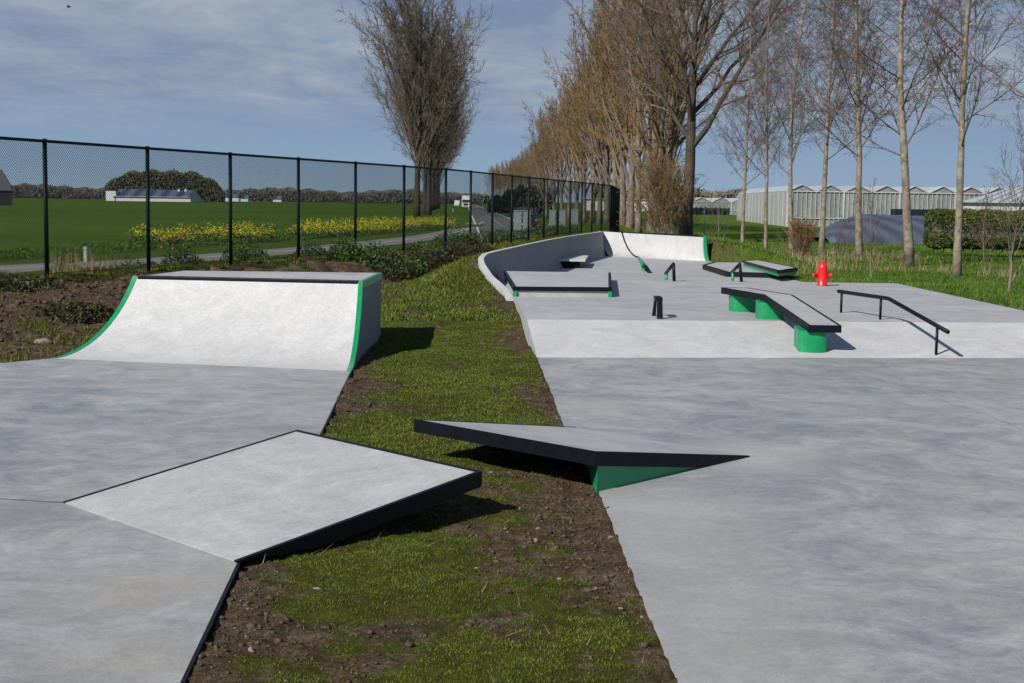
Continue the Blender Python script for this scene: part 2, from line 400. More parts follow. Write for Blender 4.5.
# left slab / quarter pipe
QH = 0.84
R0, L0 = at(350.5, 371), at(52, 358.3)
R1, L1 = at(362, 281.6, QH), at(134, 276.2, QH)
R2, L2 = at(381, 272.8, QH), at(180, 270.6, QH)
print('QP', R0, L0, R1, L1, R2, L2)
KA, KB, KC, KD = at(63, 503), at(237, 563), at(482, 472, 0.25), at(297, 430, 0.25)
LS = [Vector((-1.08, 2.6, 0)), at(180, 683), KB, at(320, 434), R0, L0, at(0, 363.2), Vector((-9.5, 10.5, 0)), Vector((-9.5, 2.6, 0))]
print('left slab', [tuple(round(c, 2) for c in p) for p in LS])
def in_poly(x, y, poly):
    ins = np.zeros(np.shape(x), bool); n = len(poly)
    for i in range(n):
        a, b = poly[i], poly[(i + 1) % n]
        if a[1] == b[1]: continue
        c = ((a[1] > y) != (b[1] > y)) & (x < (b[0] - a[0]) * (y - a[1]) / (b[1] - a[1]) + a[0]); ins ^= c
    return ins
LSxy = [(p.x, p.y) for p in LS]; QPxy = [(p.x, p.y) for p in (R0, R2, L2, L1, L0)]
ZF = -0.6
def terrain(x, y):
    s = fence_dist(x, y); rd, rz = rim_dist(x, y)
    z = -0.105 + 0.055 * sm(9.5, 13, y) + 0.22 * sm(16.5, 22, y) * sm(-4, -1, x) * sm(34, 26, y)
    z = z + 0.03 * sm(-5, -8, x) - 0.07 * sm(1.5, 0.4, np.hypot(x + 0.5, (y - 8.2) * .8))
    z = np.maximum(z, 0.36 * sm(np.interp(y, [24, 28, 44, 50], [4.6, 2.9, 2.9, 4]), 1.2, s) - 0.02)
    amp = 0.035 + 0.10 * sm(-1.9, -3.2, x) * sm(14.5, 16.5, y) + 0.06 * sm(3, 1.5, s) * sm(14, 18, y)
    rough = np.abs(fbm(x + 40, y, 7, 4) - 0.5) * 2
    lump = (fbm(x, y, 2.2, 4) - 0.45) * amp * 2 + (rough - 0.2) * 0.055 * sm(0.3, 0.7, soil_mask(x, y)) + (fbm(x + 9, y, 13, 2) - 0.5) * 0.02
    z = z + lump * sm(60, 40, y)
    zl = 0.24 * sm(11.5, 8.6, x) * sm(31.5, 28.5, y)
    z = np.where(x > 3, -0.03 + zl + 0.05 * (fbm(x, y, 0.8, 3) - 0.5), z)
    rz = np.interp(y, [22.8, 23.9, 24.7, 25.6, 26.5], [0.285, 0.44, 0.61, 0.77, 0.80])
    z = z + sm(np.interp(y, [24, 28], [1.3, 2.0]), 0.05, rd) * np.maximum(rz - 0.07 - z, 0) * (x < XL(y) + 0.1)
    z = np.where((rd < 0.085) & (y > 22.6), np.minimum(z, rz - 0.35), z)
    q_ = (QT1.y + (x - QT1.x) * (QT0.y - QT1.y) / (QT0.x - QT1.x)); bk = sm(0.1, 0.6, y - q_ - 0.25) * sm(9, 3, y - q_) * sm(9.5, 6.3, x) * sm(0, 3.2, x); z = z + bk * np.maximum(0.68 - z, 0)
    # flat polder beyond
    k = sm(-0.6, -5.0, s); z = z * (1 - k) + ZF * k
    k = sm(52, 64, y) * sm(-5, 5, s); z = np.where(s > 0, z * (1 - k) + ZF * k, z)
    k = sm(15, 30, x); z = z * (1 - k) + ZF * k
    inr = (x > XL(y) + 0.03) & (x < XR(y) - 0.03) & (y < CNR.y)
    z = np.where(inr, -0.25, z)
    e = np.minimum(np.abs(x - XL(y)), np.abs(x - np.interp(y, [5.2, 14.9], [-1.22, -1.68])))
    inl = in_poly(x, y, LSxy) | in_poly(x, y, QPxy)
    z = np.where(inl, -0.25, z)
    return z
def soil_mask(x, y):
    el = np.abs(x - XL(y)); es = np.abs(x - np.interp(y, [5.2, 14.9, 19], [-1.22, -1.68, -1.75]))
    e = np.minimum(np.where(y < 27, el, 9), np.where(y < 17, es, 9))
    wob = 0.30 * (fbm(x, y, 1.6, 3) - 0.5)
    n = (fbm(x + 3, y * 0.8 + 9, 1.25, 4) - 0.5) * 2.1 + (fbm(x + 31, y + 2, 5.5, 3) - 0.5) * 1.0
    soil = 0.20 + 0.50 * sm(0.46, 0.02, e + wob) + n
    soil = soil + 0.5 * sm(1.1, 0.3, np.hypot(x + 0.55, y - 8.6)) + 0.35 * sm(0.9, 0.2, np.hypot(x + 1.2, y - 12.2)) + 0.25 * sm(1.0, 0.2, np.hypot(x + .1, y - 13.5))
    left = sm(-1.9, -3.5, x) * sm(14, 15.5, y)
    return soil * (1 - left) + left * (0.80 + (fbm(x, y, 0.9, 4) - 0.5) * 1.6 + (fbm(x, y, 5, 3) - 0.5))
def cover(x, y):
    s = fence_dist(x, y)
    el = np.abs(x - XL(y)) + 0.0 * y
    es = np.abs(x - np.interp(y, [5.2, 14.9, 19], [-1.22, -1.68, -1.75]))
    e = np.minimum(np.where(y < 27, el, 9), np.where(y < 17, es, 9))
    n = fbm(x + 3, y + 9, 1.7, 5)
    soil = soil_mask(x, y)
    soil = soil * sm(-0.5, 0.8, s)
    bnk = sm(3.4, 2.6, s) * sm(1.0, 1.7, s) * sm(25, 27, y); soil = soil + bnk * 0.9 * sm(.36, .46, fbm(x, y, 0.9, 3))
    soil = np.clip(soil, 0, 1) * sm(-2, 0.5, s) * sm(60, 45, y)
    lawn = sm(2.5, 3.5, x) * (1 - 0.55 * sm(9.6, 8.2, x) * sm(28, 31, y) * (fbm(x, y, .7, 3) > .5))
    lawn = np.maximum(lawn, sm(-1, -3, s) * 0.7)
    dirt = sm(0.9, 0.1, np.abs(x - XR(y) - 0.4)) * (y > 27) * (y < 47)
    lawn = lawn * (1 - 0.6 * dirt); soil = np.where(x > 3, dirt * 0.6, soil)
    # crop field on the far left: beyond the flower strip
    cx = PATH_FAR(x, y)
    crop = sm(0, 3, cx)
    return soil, crop, lawn
PA, PB_, PC_ = at(0, 262.5, ZF), at(354, 240, ZF), at(440, 230, ZF)       # far side of the path
def PATH_FAR(x, y):
    d = Vector((PC_.x - PA.x, PC_.y - PA.y)).normalized()
    return -((x - PA.x) * d.y - (y - PA.y) * d.x) - 3.5

def axis(pieces):
    out = []
    for a, b, st in pieces: out += list(np.arange(a, b, st))
    return out
gx = [-6000, -3500, -2000, -1200, -700, -400, -250, -160, -110, -80, -60, -45, -35] + axis([(-28, -10, 1.0), (-10, -4.5, 0.12), (-4.5, -1.9, 0.07), (-1.9, 1.0, 0.03), (1.0, 9.0, 0.16), (9, 16, 0.35), (16, 34, 1.0)]) + [34, 40, 50, 65, 85, 120, 170, 250, 400, 700, 1200, 2000, 3500, 6000]
gy = [-400, -60, -10, 0, 2.5] + axis([(4.0, 11.5, 0.035), (11.5, 21, 0.06), (21, 34, 0.13), (34, 56, 0.35), (56, 80, 1.0)]) + [80, 84, 90, 97, 105, 115, 130, 150, 175, 200, 240, 300, 400, 550, 800, 1200, 1800, 2600, 4000, 7000]
GX, GY = np.meshgrid(np.array(gx, float), np.array(gy, float))
X_, Y_ = GX.ravel(), GY.ravel(); Z_ = terrain(X_, Y_)
so, cr_, la = cover(X_, Y_)
nx, ny = len(gx), len(gy)
idx = np.arange(nx * ny).reshape(ny, nx)
FQ = np.stack([idx[:-1, :-1], idx[:-1, 1:], idx[1:, 1:], idx[1:, :-1]], -1).reshape(-1, 4)
print('ground verts', nx * ny)
g = structure(np_obj('ground', np.stack([X_, Y_, Z_], 1), FQ, m_ground, attr={'cover': np.stack([so, cr_, la], 1)}, smooth=True))
g['label'] = 'soil, short grass and flat green fields around the concrete skatepark'

# ------------------------------------------------------------------ blades
def blades(n, xr, yr, keep, hgt, wid, lean=0.4, zoff=-0.005):
    x = rng.uniform(*xr, n); y = rng.uniform(*yr, n)
    k = keep(x, y); x, y = x[k], y[k]; z = terrain(x, y) + zoff; n = len(x)
    h = rng.uniform(*hgt, n); w = rng.uniform(*wid, n); a = rng.uniform(0, 2 * np.pi, n)
    lx, ly = rng.normal(0, lean, n) * h, rng.normal(0, lean, n) * h
    ca, sa = np.cos(a) * w / 2, np.sin(a) * w / 2
    V = np.empty((n, 3, 3)); V[:, 0] = np.stack([x - ca, y - sa, z], 1); V[:, 1] = np.stack([x + ca, y + sa, z], 1); V[:, 2] = np.stack([x + lx, y + ly, z + h], 1)
    r = np.repeat(np.clip(rng.normal(0.45, 0.22, n) + (fbm(x, y, 1.4, 3) - 0.5) * 0.9, 0, 1), 3)
    return V.reshape(-1, 3), np.arange(3 * n).reshape(-1, 3), r
def outside(x, y): return ~(in_poly(x, y, LSxy) | in_poly(x, y, QPxy) | ((x > XL(y) - 0.02) & (x < XR(y) + 0.02) & (y < 50)))
def keep_grass(x, y):
    so, c, l = cover(x, y); return outside(x, y) & (so + (fbm(x, y, 11, 2) - 0.5) * 0.9 + rng.normal(0, 0.26, len(x)) < 0.22)
parts = [blades(420000, (-1.9, 0.95), (4.8, 10), keep_grass, (0.005, 0.019), (0.003, 0.006)),
         blades(260000, (-2.3, 0.7), (10, 20), keep_grass, (0.008, 0.026), (0.006, 0.012)),
         blades(160000, (-4, 0.5), (20, 38), keep_grass, (0.02, 0.06), (0.015, 0.03))]
def merge(parts):
    V, Fa, r, o = [], [], [], 0
    for v, f, q in parts: V.append(v); Fa.append(f + o); r.append(q); o += len(v)
    return np.concatenate(V), np.concatenate(Fa), np.concatenate(r)
V, Fa, r = merge(parts)
tag(np_obj('grass', V, Fa, m_grass, attr={'rnd': r}), 'short patchy mossy grass on the soil strip between the two concrete parks', 'grass', kind='stuff')
def keep_left(x, y):
    so, c, l = cover(x, y); return outside(x, y) & (so + (fbm(x, y, 3, 3) - 0.5) * 0.8 < 0.55) & (fence_dist(x, y) > -3)
V, Fa, r = merge([blades(90000, (-9.5, -1.8), (15, 30), keep_left, (0.02, 0.09), (0.008, 0.02)), blades(80000, (-8, 3.2), (26, 60), keep_left, (0.02, 0.09), (0.02, 0.04))])
tag(np_obj('bank_grass', V, Fa, m_grass, attr={'rnd': r}), 'rough green grass growing along the foot of the chain link fence', 'grass', kind='stuff')
def keep_right(x, y): return outside(x, y) & (x > XR(y)) & (rng.random(len(x)) < 0.4 + fbm(x, y, 1.1, 3))
V, Fa, r = merge([blades(170000, (6.2, 16), (20, 46), keep_right, (0.03, 0.11), (0.012, 0.03)), blades(120000, (4, 30), (44, 90), keep_right, (0.05, 0.16), (0.03, 0.07))])
tag(np_obj('lawn_grass', V, Fa, m_lawn, attr={'rnd': r}), 'bright green grass under the row of young poplars', 'grass', kind='stuff')
def keep_straw(x, y): return outside(x, y) & (fbm(x, y, 0.45, 3) > 0.60)
V, Fa, r = merge([blades(9000, (6.6, 14), (36, 62), keep_straw, (0.12, 0.45), (0.012, 0.025), 0.25),
                  blades(2600, (-10.5, -7.0), (24.3, 28), lambda x, y: (fence_dist(x, y) < -0.2) & (fence_dist(x, y) > -1.6) & (fbm(x, y, .8, 2) > .5), (0.2, 0.6), (0.010, 0.02), 0.2),
                  blades(700, (-1.7, 0.8), (5, 13), lambda x, y: keep_grass(x, y) | (outside(x, y) & (rng.random(len(x)) < .3)), (0.02, 0.07), (0.003, 0.006), 1.6)])
tag(np_obj('dry_grass', V, Fa, m_straw, attr={'rnd': r}), 'tufts of straw coloured dead grass among the green', 'dry grass', kind='stuff')

# ------------------------------------------------------------------ clods
t_ = (1 + 5 ** .5) / 2
ICO = np.array([(-1, t_, 0), (1, t_, 0), (-1, -t_, 0), (1, -t_, 0), (0, -1, t_), (0, 1, t_), (0, -1, -t_), (0, 1, -t_), (t_, 0, -1), (t_, 0, 1), (-t_, 0, -1), (-t_, 0, 1)], float) / 1.9
ICF = np.array([(0, 11, 5), (0, 5, 1), (0, 1, 7), (0, 7, 10), (0, 10, 11), (1, 5, 9), (5, 11, 4), (11, 10, 2), (10, 7, 6), (7, 1, 8), (3, 9, 4), (3, 4, 2), (3, 2, 6), (3, 6, 8), (3, 8, 9), (4, 9, 5), (2, 4, 11), (6, 2, 10), (8, 6, 7), (9, 8, 1)])
def rocks(x, y, size):
    n = len(x); z = terrain(x, y) + size * 0.15
    V = ICO[None] * (1 + rng.normal(0, 0.33, (n, 12, 1))) * size[:, None, None] * rng.uniform(0.6, 1.2, (n, 1, 3)) * np.array([1, 1, 0.7])
    V = V + np.stack([x, y, z], 1)[:, None]
    Fa = ICF[None] + (np.arange(n) * 12)[:, None, None]
    return V.reshape(-1, 3), Fa.reshape(-1, 3)
def scat(n, xr, yr, keep):
    x = rng.uniform(*xr, n); y = rng.uniform(*yr, n); k = keep(x, y) & outside(x, y); return x[k], y[k]
x, y = scat(26000, (-1.9, 0.8), (4.9, 15), lambda x, y: cover(x, y)[0] + rng.normal(0, .12, len(x)) > 0.55)
V1, Fc1 = rocks(x, y, np.minimum(0.0025 + rng.exponential(0.0038, len(x)), 0.022))
x, y = scat(11000, (-9, -1.9), (14.5, 24), lambda x, y: cover(x, y)[0] > 0.5)
V2, Fc2 = rocks(x, y, np.minimum(0.006 + rng.exponential(0.010, len(x)), 0.06))
tag(np_obj('soil_clods', np.concatenate([V1, V2]), np.concatenate([Fc1, Fc2 + len(V1)]), m_soil), 'crumbled brown soil clods along the slab edges', 'soil', kind='stuff')
x, y = scat(700, (-1.9, 0.8), (4.9, 20), lambda x, y: cover(x, y)[0] > 0.25)
V1, Fc1 = rocks(x, y, 0.003 + rng.exponential(0.0035, len(x)))
tag(np_obj('pebbles', V1, Fc1, m_rock), 'small pale pebbles scattered over the soil strip', 'pebbles', kind='stuff')
for (px, py, sz, lab) in ((45, 332, 0.13, 'pale broken stone lying on the dark soil left of the quarter pipe'), (318, 589, 0.014, 'small pale stone on the soil below the left overhanging kicker')):
    p = at(px, py, 0.0)
    if sz > 0.1: p = at(px, py, 0.12)
    V1, Fc1 = rocks(np.array([p.x]), np.array([p.y]), np.array([sz])); V1 = (V1 - V1.mean(0)) * np.array([1.5, 0.7, 0.75]) + V1.mean(0)
    tag(np_obj('stone', V1, Fc1, m_rock), lab, 'stone', 'loose stones')

# ------------------------------------------------------------------ left slab and quarter pipe
b = MB().prism([(p.x, p.y) for p in LS], -0.16, 0.0)
sl = structure(b.obj('left_slab', m_floor)); 
jj = MB(); a_, c_ = at(0, 499.2, 0), KA
dirv = (c_ - Vector((a_.x, a_.y, 0))).normalized(); nn = Vector((-dirv.y, dirv.x, 0)) * 0.004
e_ = a_ - dirv * 2
jj.add([(e_ - nn).to_tuple(), (c_ - nn).to_tuple(), (c_ + nn).to_tuple(), (e_ + nn).to_tuple()], [(0, 1, 2, 3)])
for v_ in range(4): jj.v[v_] = (jj.v[v_][0], jj.v[v_][1], 0.004)
structure(jj.obj('left_slab_joint', m_joint))
b = MB()      # dark steel edging along the near slab edge
ed = [LS[0], LS[1], LS[2]]
for p, q in zip(ed[:-1], ed[1:]):
    d = (q - p).normalized(); n_ = Vector((d.y, -d.x, 0))
    b.prism([(p + n_ * 0.001).to_tuple()[:2], (p + n_ * 0.018).to_tuple()[:2], (q + n_ * 0.018).to_tuple()[:2], (q + n_ * 0.001).to_tuple()[:2]], -0.15, 0.003)
tag(b.obj('steel_edging', m_black), 'black steel edging along the nearest right edge of the left concrete slab', 'edging'); b = MB()
p, q = LS[3], LS[4]; d = (q - p).normalized(); n_ = Vector((d.y, -d.x, 0))
b.prism([(p + n_ * 0.001).to_tuple()[:2], (p + n_ * 0.015).to_tuple()[:2], (q + n_ * 0.015).to_tuple()[:2], (q + n_ * 0.001).to_tuple()[:2]], -0.15, 0.002)
tag(b.obj('steel_edging', m_black), 'thin black steel edging between the quarter pipe and the left kicker', 'edging')

def arc_profile(n=18, th=R(56)):
    "unit run 0..1 / unit height 0..1 of a circular transition"
    return [(math.sin(th * k / n) / math.sin(th), (1 - math.cos(th * k / n)) / (1 - math.cos(th))) for k in range(n + 1)]
def transition(name, A0, A1, B0, B1, h, mat, parent, z0=0.0, nn=18, th=R(56), cols=10):
    pr = arc_profile(nn, th); b = MB(); V = []
    for (u, w) in pr:
        pa = A0.lerp(A1, u); pb = B0.lerp(B1, u)
        for c in range(cols + 1):
            q = pa.lerp(pb, c / cols); V.append((q.x, q.y, z0 + (h - z0) * w))
    f = [(i * (cols + 1) + c, i * (cols + 1) + c + 1, (i + 1) * (cols + 1) + c + 1, (i + 1) * (cols + 1) + c) for i in range(nn) for c in range(cols)]
    b.add(V, f); return b.obj(name, mat, parent, smooth=True)
def side_profile(A0, A1, h, z0=0.0, nn=18, th=R(56)):
    return [Vector((A0.lerp(A1, u).x, A0.lerp(A1, u).y, z0 + (h - z0) * w)) for (u, w) in arc_profile(nn, th)]
qp = thing('quarter_pipe', 'pale concrete quarter pipe with green side edges and dark coping at the left', 'quarter pipe', (R0.x - 1.6, R0.y + 1, 0))
fl = lambda v: Vector((v.x, v.y, 0))
L0f, R0f, L1f, R1f, L2f, R2f = map(fl, (L0, R0, L1, R1, L2, R2))
L0f.z = R0f.z = 0
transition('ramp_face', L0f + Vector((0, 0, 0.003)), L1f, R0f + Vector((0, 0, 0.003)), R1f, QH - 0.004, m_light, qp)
b = MB(); b.add([(L1f.x, L1f.y, QH), (R1f.x, R1f.y, QH), (R2f.x, R2f.y, QH), (L2f.x, L2f.y, QH)], [(0, 1, 2, 3)]); b.obj('deck', m_kick, qp)
b = MB()   # right side wall following the curve
prR = side_profile(R0f, R1f, QH - 0.01); n_ = len(prR)
V = [p.to_tuple() for p in prR] + [(p.x, p.y, -0.2) for p in prR]; fcs = [(i, n_ + i, n_ + i + 1, i + 1) for i in range(n_ - 1)]
V += [(R2f.x, R2f.y, QH - 0.01), (R2f.x, R2f.y, -0.2)]; fcs.append((n_ - 1, 2 * n_ - 1, 2 * n_ + 1, 2 * n_)); b.add(V, fcs)
prL = side_profile(L0f, L1f, QH - 0.01)
V = [p.to_tuple() for p in prL] + [(p.x, p.y, -0.2) for p in prL]; fcs = [(i + 1, n_ + i + 1, n_ + i, i) for i in range(n_ - 1)]
V += [(L2f.x, L2f.y, QH - 0.01), (L2f.x, L2f.y, -0.2)]; fcs.append((2 * n_, 2 * n_ + 1, 2 * n_ - 1, n_ - 1)); b.add(V, fcs)
b.add([(R2f.x, R2f.y, QH - .01), (L2f.x, L2f.y, QH - .01), (L2f.x, L2f.y, -.2), (R2f.x, R2f.y, -.2)], [(0, 1, 2, 3)])
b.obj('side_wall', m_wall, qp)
def strip_along(pts, wx, dz, mat, name, parent, off=Vector((0, 0, 0))):
    "band of width wx (vector) and depth dz under the points"
    b = MB(); P = [p + off for p in pts]; n = len(P); W = Vector(wx)
    V = [p.to_tuple() for p in P] + [(p + W).to_tuple() for p in P] + [(p + W - Vector((0, 0, dz))).to_tuple() for p in P] + [(p - Vector((0, 0, dz))).to_tuple() for p in P]
    f = []
    for i in range(n - 1):
        for k in range(4):
            k2 = (k + 1) % 4; f.append((k * n + i, k * n + i + 1, k2 * n + i + 1, k2 * n + i))
    f += [(0, n, 2 * n, 3 * n), (n - 1, 4 * n - 1, 3 * n - 1, 2 * n - 1)]
    b.add(V, f); return b.obj(name, mat, parent)
strip_along(side_profile(R0f, R1f, QH), (-0.055, 0, 0), 0.07, m_green, 'green_edge', qp, Vector((0.012, -0.006, 0.006)))
strip_along([R1f + Vector((0, 0, QH)), R2f + Vector((0, 0, QH))], (-0.045, 0, 0), 0.085, m_green, 'green_edge', qp, Vector((0.014, 0, 0.006)))
strip_along(side_profile(L0f, L1f, QH), (0.055, 0, 0), 0.07, m_green, 'green_edge', qp, Vector((-0.012, -0.006, 0.006)))
cdir = (R1f - L1f).normalized(); 
b = MB(); ca, cb = L1f + cdir * 0.05, R1f - cdir * 0.045
cn = Vector((cdir.y, -cdir.x, 0))
b.prism([(ca + cn * .02).to_tuple()[:2], (cb + cn * .02).to_tuple()[:2], (cb - cn * .06).to_tuple()[:2], (ca - cn * .06).to_tuple()[:2]], QH - 0.055, QH + 0.012)
b.obj('coping', m_black, qp, bevel=0.008)
b = MB(); b.add([(L2f.x, L2f.y, QH + .004), (L1f.x, L1f.y, QH + .004), (L1f.x + .05, L1f.y, QH + .004), (L2f.x + .05, L2f.y, QH + .004)], [(0, 1, 2, 3)]); b.obj('deck_edge', m_black, qp)

# ------------------------------------------------------------------ the two overhanging kickers
def plane_quad(A, B, Cc, D, inset): return None
def kicker(name, label, lowA, lowB, hiC, hiD, body_poly, body_mat, trim_low_side):
    """lowA-lowB crease on the slab, hiC-hiD raised edge; sides lowB-hiC and lowA-hiD"""
    t = thing(name, label, 'kicker ramp', ((lowB.x + hiC.x) / 2, (lowB.y + hiC.y) / 2, 0), None)
    T = 0.088; h = hiC.z; eps = 0.006
    A, B, Cc, D = [Vector(p) for p in (lowA, lowB, hiC, hiD)]
    A.z = B.z = eps
    up = Vector((0, 0, 1))
    # concrete top: slab with the trim left free around it
    w = 0.028
    def lerp4(u, v): return (A.lerp(B, v)).lerp(D.lerp(Cc, v), u)
    LU = (D - A).length; LV = (B - A).length
    u1 = 1 - w / LU; v0, v1 = w / LV, 1 - w / LV
    q = [lerp4(0, v0), lerp4(0, v1), lerp4(u1, v1), lerp4(u1, v0)]
    lowz = 0.002
    b = MB(); V = [p.to_tuple() for p in q] + [(p.x, p.y, max(p.z - T + 0.01, lowz)) for p in q]
    b.add(V, [(0, 1, 2, 3)[::-1], (4, 5, 6, 7), (0, 4, 5, 1), (1, 5, 6, 2), (2, 6, 7, 3), (3, 7, 4, 0)]); 
    b.obj('ramp_surface', m_kick, t)
    def trim(P, Q, Pi, Qi, nm):
        b = MB(); z_ = lambda p: max(p.z - T, 0.0015)
        V = [(P.x, P.y, P.z + .003), (Q.x, Q.y, Q.z + .003), (Qi.x, Qi.y, Qi.z + .003), (Pi.x, Pi.y, Pi.z + .003), (P.x, P.y, z_(P)), (Q.x, Q.y, z_(Q)), (Qi.x, Qi.y, z_(Qi)), (Pi.x, Pi.y, z_(Pi))]
        n = 10
        b2 = MB()
        for k in range(n):      # split so the fascia keeps full depth until it meets the slab
            a0, a1 = k / n, (k + 1) / n
            P0, P1, I0, I1 = P.lerp(Q, a0), P.lerp(Q, a1), Pi.lerp(Qi, a0), Pi.lerp(Qi, a1)
            VV = [(p.x, p.y, p.z + .003) for p in (P0, P1, I1, I0)] + [(p.x, p.y, z_(p)) for p in (P0, P1, I1, I0)]
            ff = [(0, 1, 2, 3), (7, 6, 5, 4), (0, 4, 5, 1), (3, 2, 6, 7)]
            if k == 0: ff.append((0, 3, 7, 4))
            if k == n - 1: ff.append((1, 5, 6, 2))
            b2.add(VV, ff)
        return b2.obj('steel_trim', m_black, t)
    trim(D, Cc, lerp4(u1, 0) , lerp4(u1, 1), 'a')
    trim(B, lerp4(u1, 1), lerp4(0, v1), lerp4(u1, v1), 'b')
    trim(A, lerp4(u1, 0), lerp4(0, v0), lerp4(u1, v0), 'c')
    # support body under the ramp
    def ramp_z(x, y):
        n = (B - A).cross(D - A); 
        return A.z - (n.x * (x - A.x) + n.y * (y - A.y)) / n.z
    b = MB(); tops = [max(ramp_z(*p) - T * 0.6, 0.004) for p in body_poly]
    b.prism(body_poly, -0.12, tops); b.obj('support_panel', body_mat, t)
    return t
P1, P2, P3, P4 = at(750, 457), at(562, 424), None, None
base3 = at(596, 493); 
zz = [at_y(596, 452, base3.y).z]; h3 = zz[0]; print('kicker h', h3)
P3 = Vector((at(596, 452.5, h3).x, base3.y, h3)); P4 = at(414, 419.5, h3)
P2 = fl(P1) + (P4 - P3); P2.z = 0
print('kick', P1, P2, P3, P4, 'P2 px wanted', at(562, 424))
o3 = Vector((0.012, 0.03, 0))
kicker('overhanging_kicker', 'concrete kicker ramp with green side panel on the right slab, tip over the grass', P2, P1, P3, P4,
       [(P1.x - 0.02, P1.y + 0.02), (P2.x, P2.y - 0.03), (float(XL(P2.y)) + 0.03, P2.y - 0.05), (P3.x + 0.015, P3.y + 0.035)][::-1], m_green, True)
KCz = h3
KC, KD = at(482, 471.5, h3), at(297, 430, h3)
kicker('overhanging_kicker', 'concrete kicker ramp with black edges on the left slab, its corner over the soil', KA, KB, KC, KD,
       [(KA.x + 0.04, KA.y), (KB.x - 0.02, KB.y + 0.04), (KB.x - 0.0 + 0.10, KB.y + 0.35), (KD.x + 0.02, KD.y - 0.12)], m_black, True)  # support coloured black, standing in for the shade beneath the overhang

# ------------------------------------------------------------------ right park floor
rows = [3.0, 5, 7, 9, 11, 13, 15]
def col_pts(y): return float(XL(y)), float(XR(y))
b = MB(); nC = 14
def add_band(fa, fb, mi, nseg=1):
    "fa, fb: functions of fraction t (0..1 left to right) giving points"
    V = []; 
    for s_ in range(nseg + 1):
        for c in range(nC + 1):
            V.append(fa(c / nC).lerp(fb(c / nC), s_ / nseg).to_tuple())
    f = [(i * (nC + 1) + c, i * (nC + 1) + c + 1, (i + 1) * (nC + 1) + c + 1, (i + 1) * (nC + 1) + c) for i in range(nseg) for c in range(nC)]
    b.add(V, f, mi)
def row_y(y, z):
    return lambda t: Vector((float(XL(y)) + (float(XR(y)) - float(XL(y))) * t, y, z))
def row_ln(A, B, z):
    x0 = A.x; x1 = 7.66
    return lambda t: Vector((x0 + (x1 - x0) * t, A.y + (B.y - A.y) * (x0 + (x1 - x0) * t - A.x) / (B.x - A.x), z))
ys = [3.0] + [float(v) for v in YL0[1:7]]
seq = [row_y(y, 0) for y in ys] + [row_ln(BK0L, BK0R, 0)]
for p, q in zip(seq[:-1], seq[1:]): add_band(p, q, 0)
crest = row_ln(BK1L, BK1R, ZP)
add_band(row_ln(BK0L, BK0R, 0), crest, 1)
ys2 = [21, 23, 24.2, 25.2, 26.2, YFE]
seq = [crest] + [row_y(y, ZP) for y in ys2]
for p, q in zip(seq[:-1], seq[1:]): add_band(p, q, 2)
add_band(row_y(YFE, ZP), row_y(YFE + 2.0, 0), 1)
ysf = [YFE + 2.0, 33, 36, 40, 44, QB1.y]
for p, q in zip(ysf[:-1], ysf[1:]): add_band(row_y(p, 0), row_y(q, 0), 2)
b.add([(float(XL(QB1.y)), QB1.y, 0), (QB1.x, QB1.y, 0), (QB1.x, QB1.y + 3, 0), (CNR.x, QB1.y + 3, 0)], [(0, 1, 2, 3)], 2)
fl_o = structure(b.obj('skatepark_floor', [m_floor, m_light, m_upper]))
# skirts of the floor (its vertical edges)
b = MB()
def skirt(pts, out):
    for p, q in zip(pts[:-1], pts[1:]):
        b.add([(p[0], p[1], p[2]), (q[0], q[1], q[2]), (q[0], q[1], -0.3), (p[0], p[1], -0.3)], [(0, 1, 2, 3)])
skirt([(XL0[i], YL0[i], float(floor_z(XL0[i], YL0[i]))) for i in range(len(YL0))], 1)
skirt([(7.66, 3, 0), (7.66, float(line_y(BK0L, BK0R, 7.66)), 0), (7.66, float(line_y(BK1L, BK1R, 7.66)), ZP), (7.66, YFE, ZP), (6.95, YFE, ZP), (6.9, YFE + 2, 0), (6.8, 36, 0), (6.6, 40.5, 0), (QB1.x, QB1.y, 0)], 1)
structure(b.obj('floor_edge', m_kick))
# hairline joints
b = MB()
def thin(p, q, w=0.006, z=0.004):
    d = (q - p); d.z = 0; d.normalize(); n = Vector((-d.y, d.x, 0)) * w / 2
    b.add([(p.x - n.x, p.y - n.y, p.z + z), (q.x - n.x, q.y - n.y, q.z + z), (q.x + n.x, q.y + n.y, q.z + z), (p.x + n.x, p.y + n.y, p.z + z)], [(0, 1, 2, 3)])
pts = [at(*p) for p in ((893, 383), (918, 391), (951, 404), (985, 414), (1022, 430), (1060, 442))]
for p, q in zip(pts[:-1], pts[1:]): thin(p, q, 0.0025)
structure(b.obj('floor_joint', m_joint))
b = MB()
pA, pB = Vector((float(XL(24.5)), 24.5, ZP)), Vector((7.6, 24.7, ZP)); thin(pA, pB, 0.02)
pA, pB = Vector((float(XL(YFE)), YFE - 0.02, ZP)), Vector((7.6, YFE - .02, ZP)); thin(pA, pB, 0.06)
structure(b.obj('floor_seam', m_light))

# curved bank wall on the left side of the far park
bw = thing('bank_wall', 'low curved grey concrete bank wall with pale rim along the left of the far park', 'bank wall', (RIM[5].x, RIM[5].y, 0))
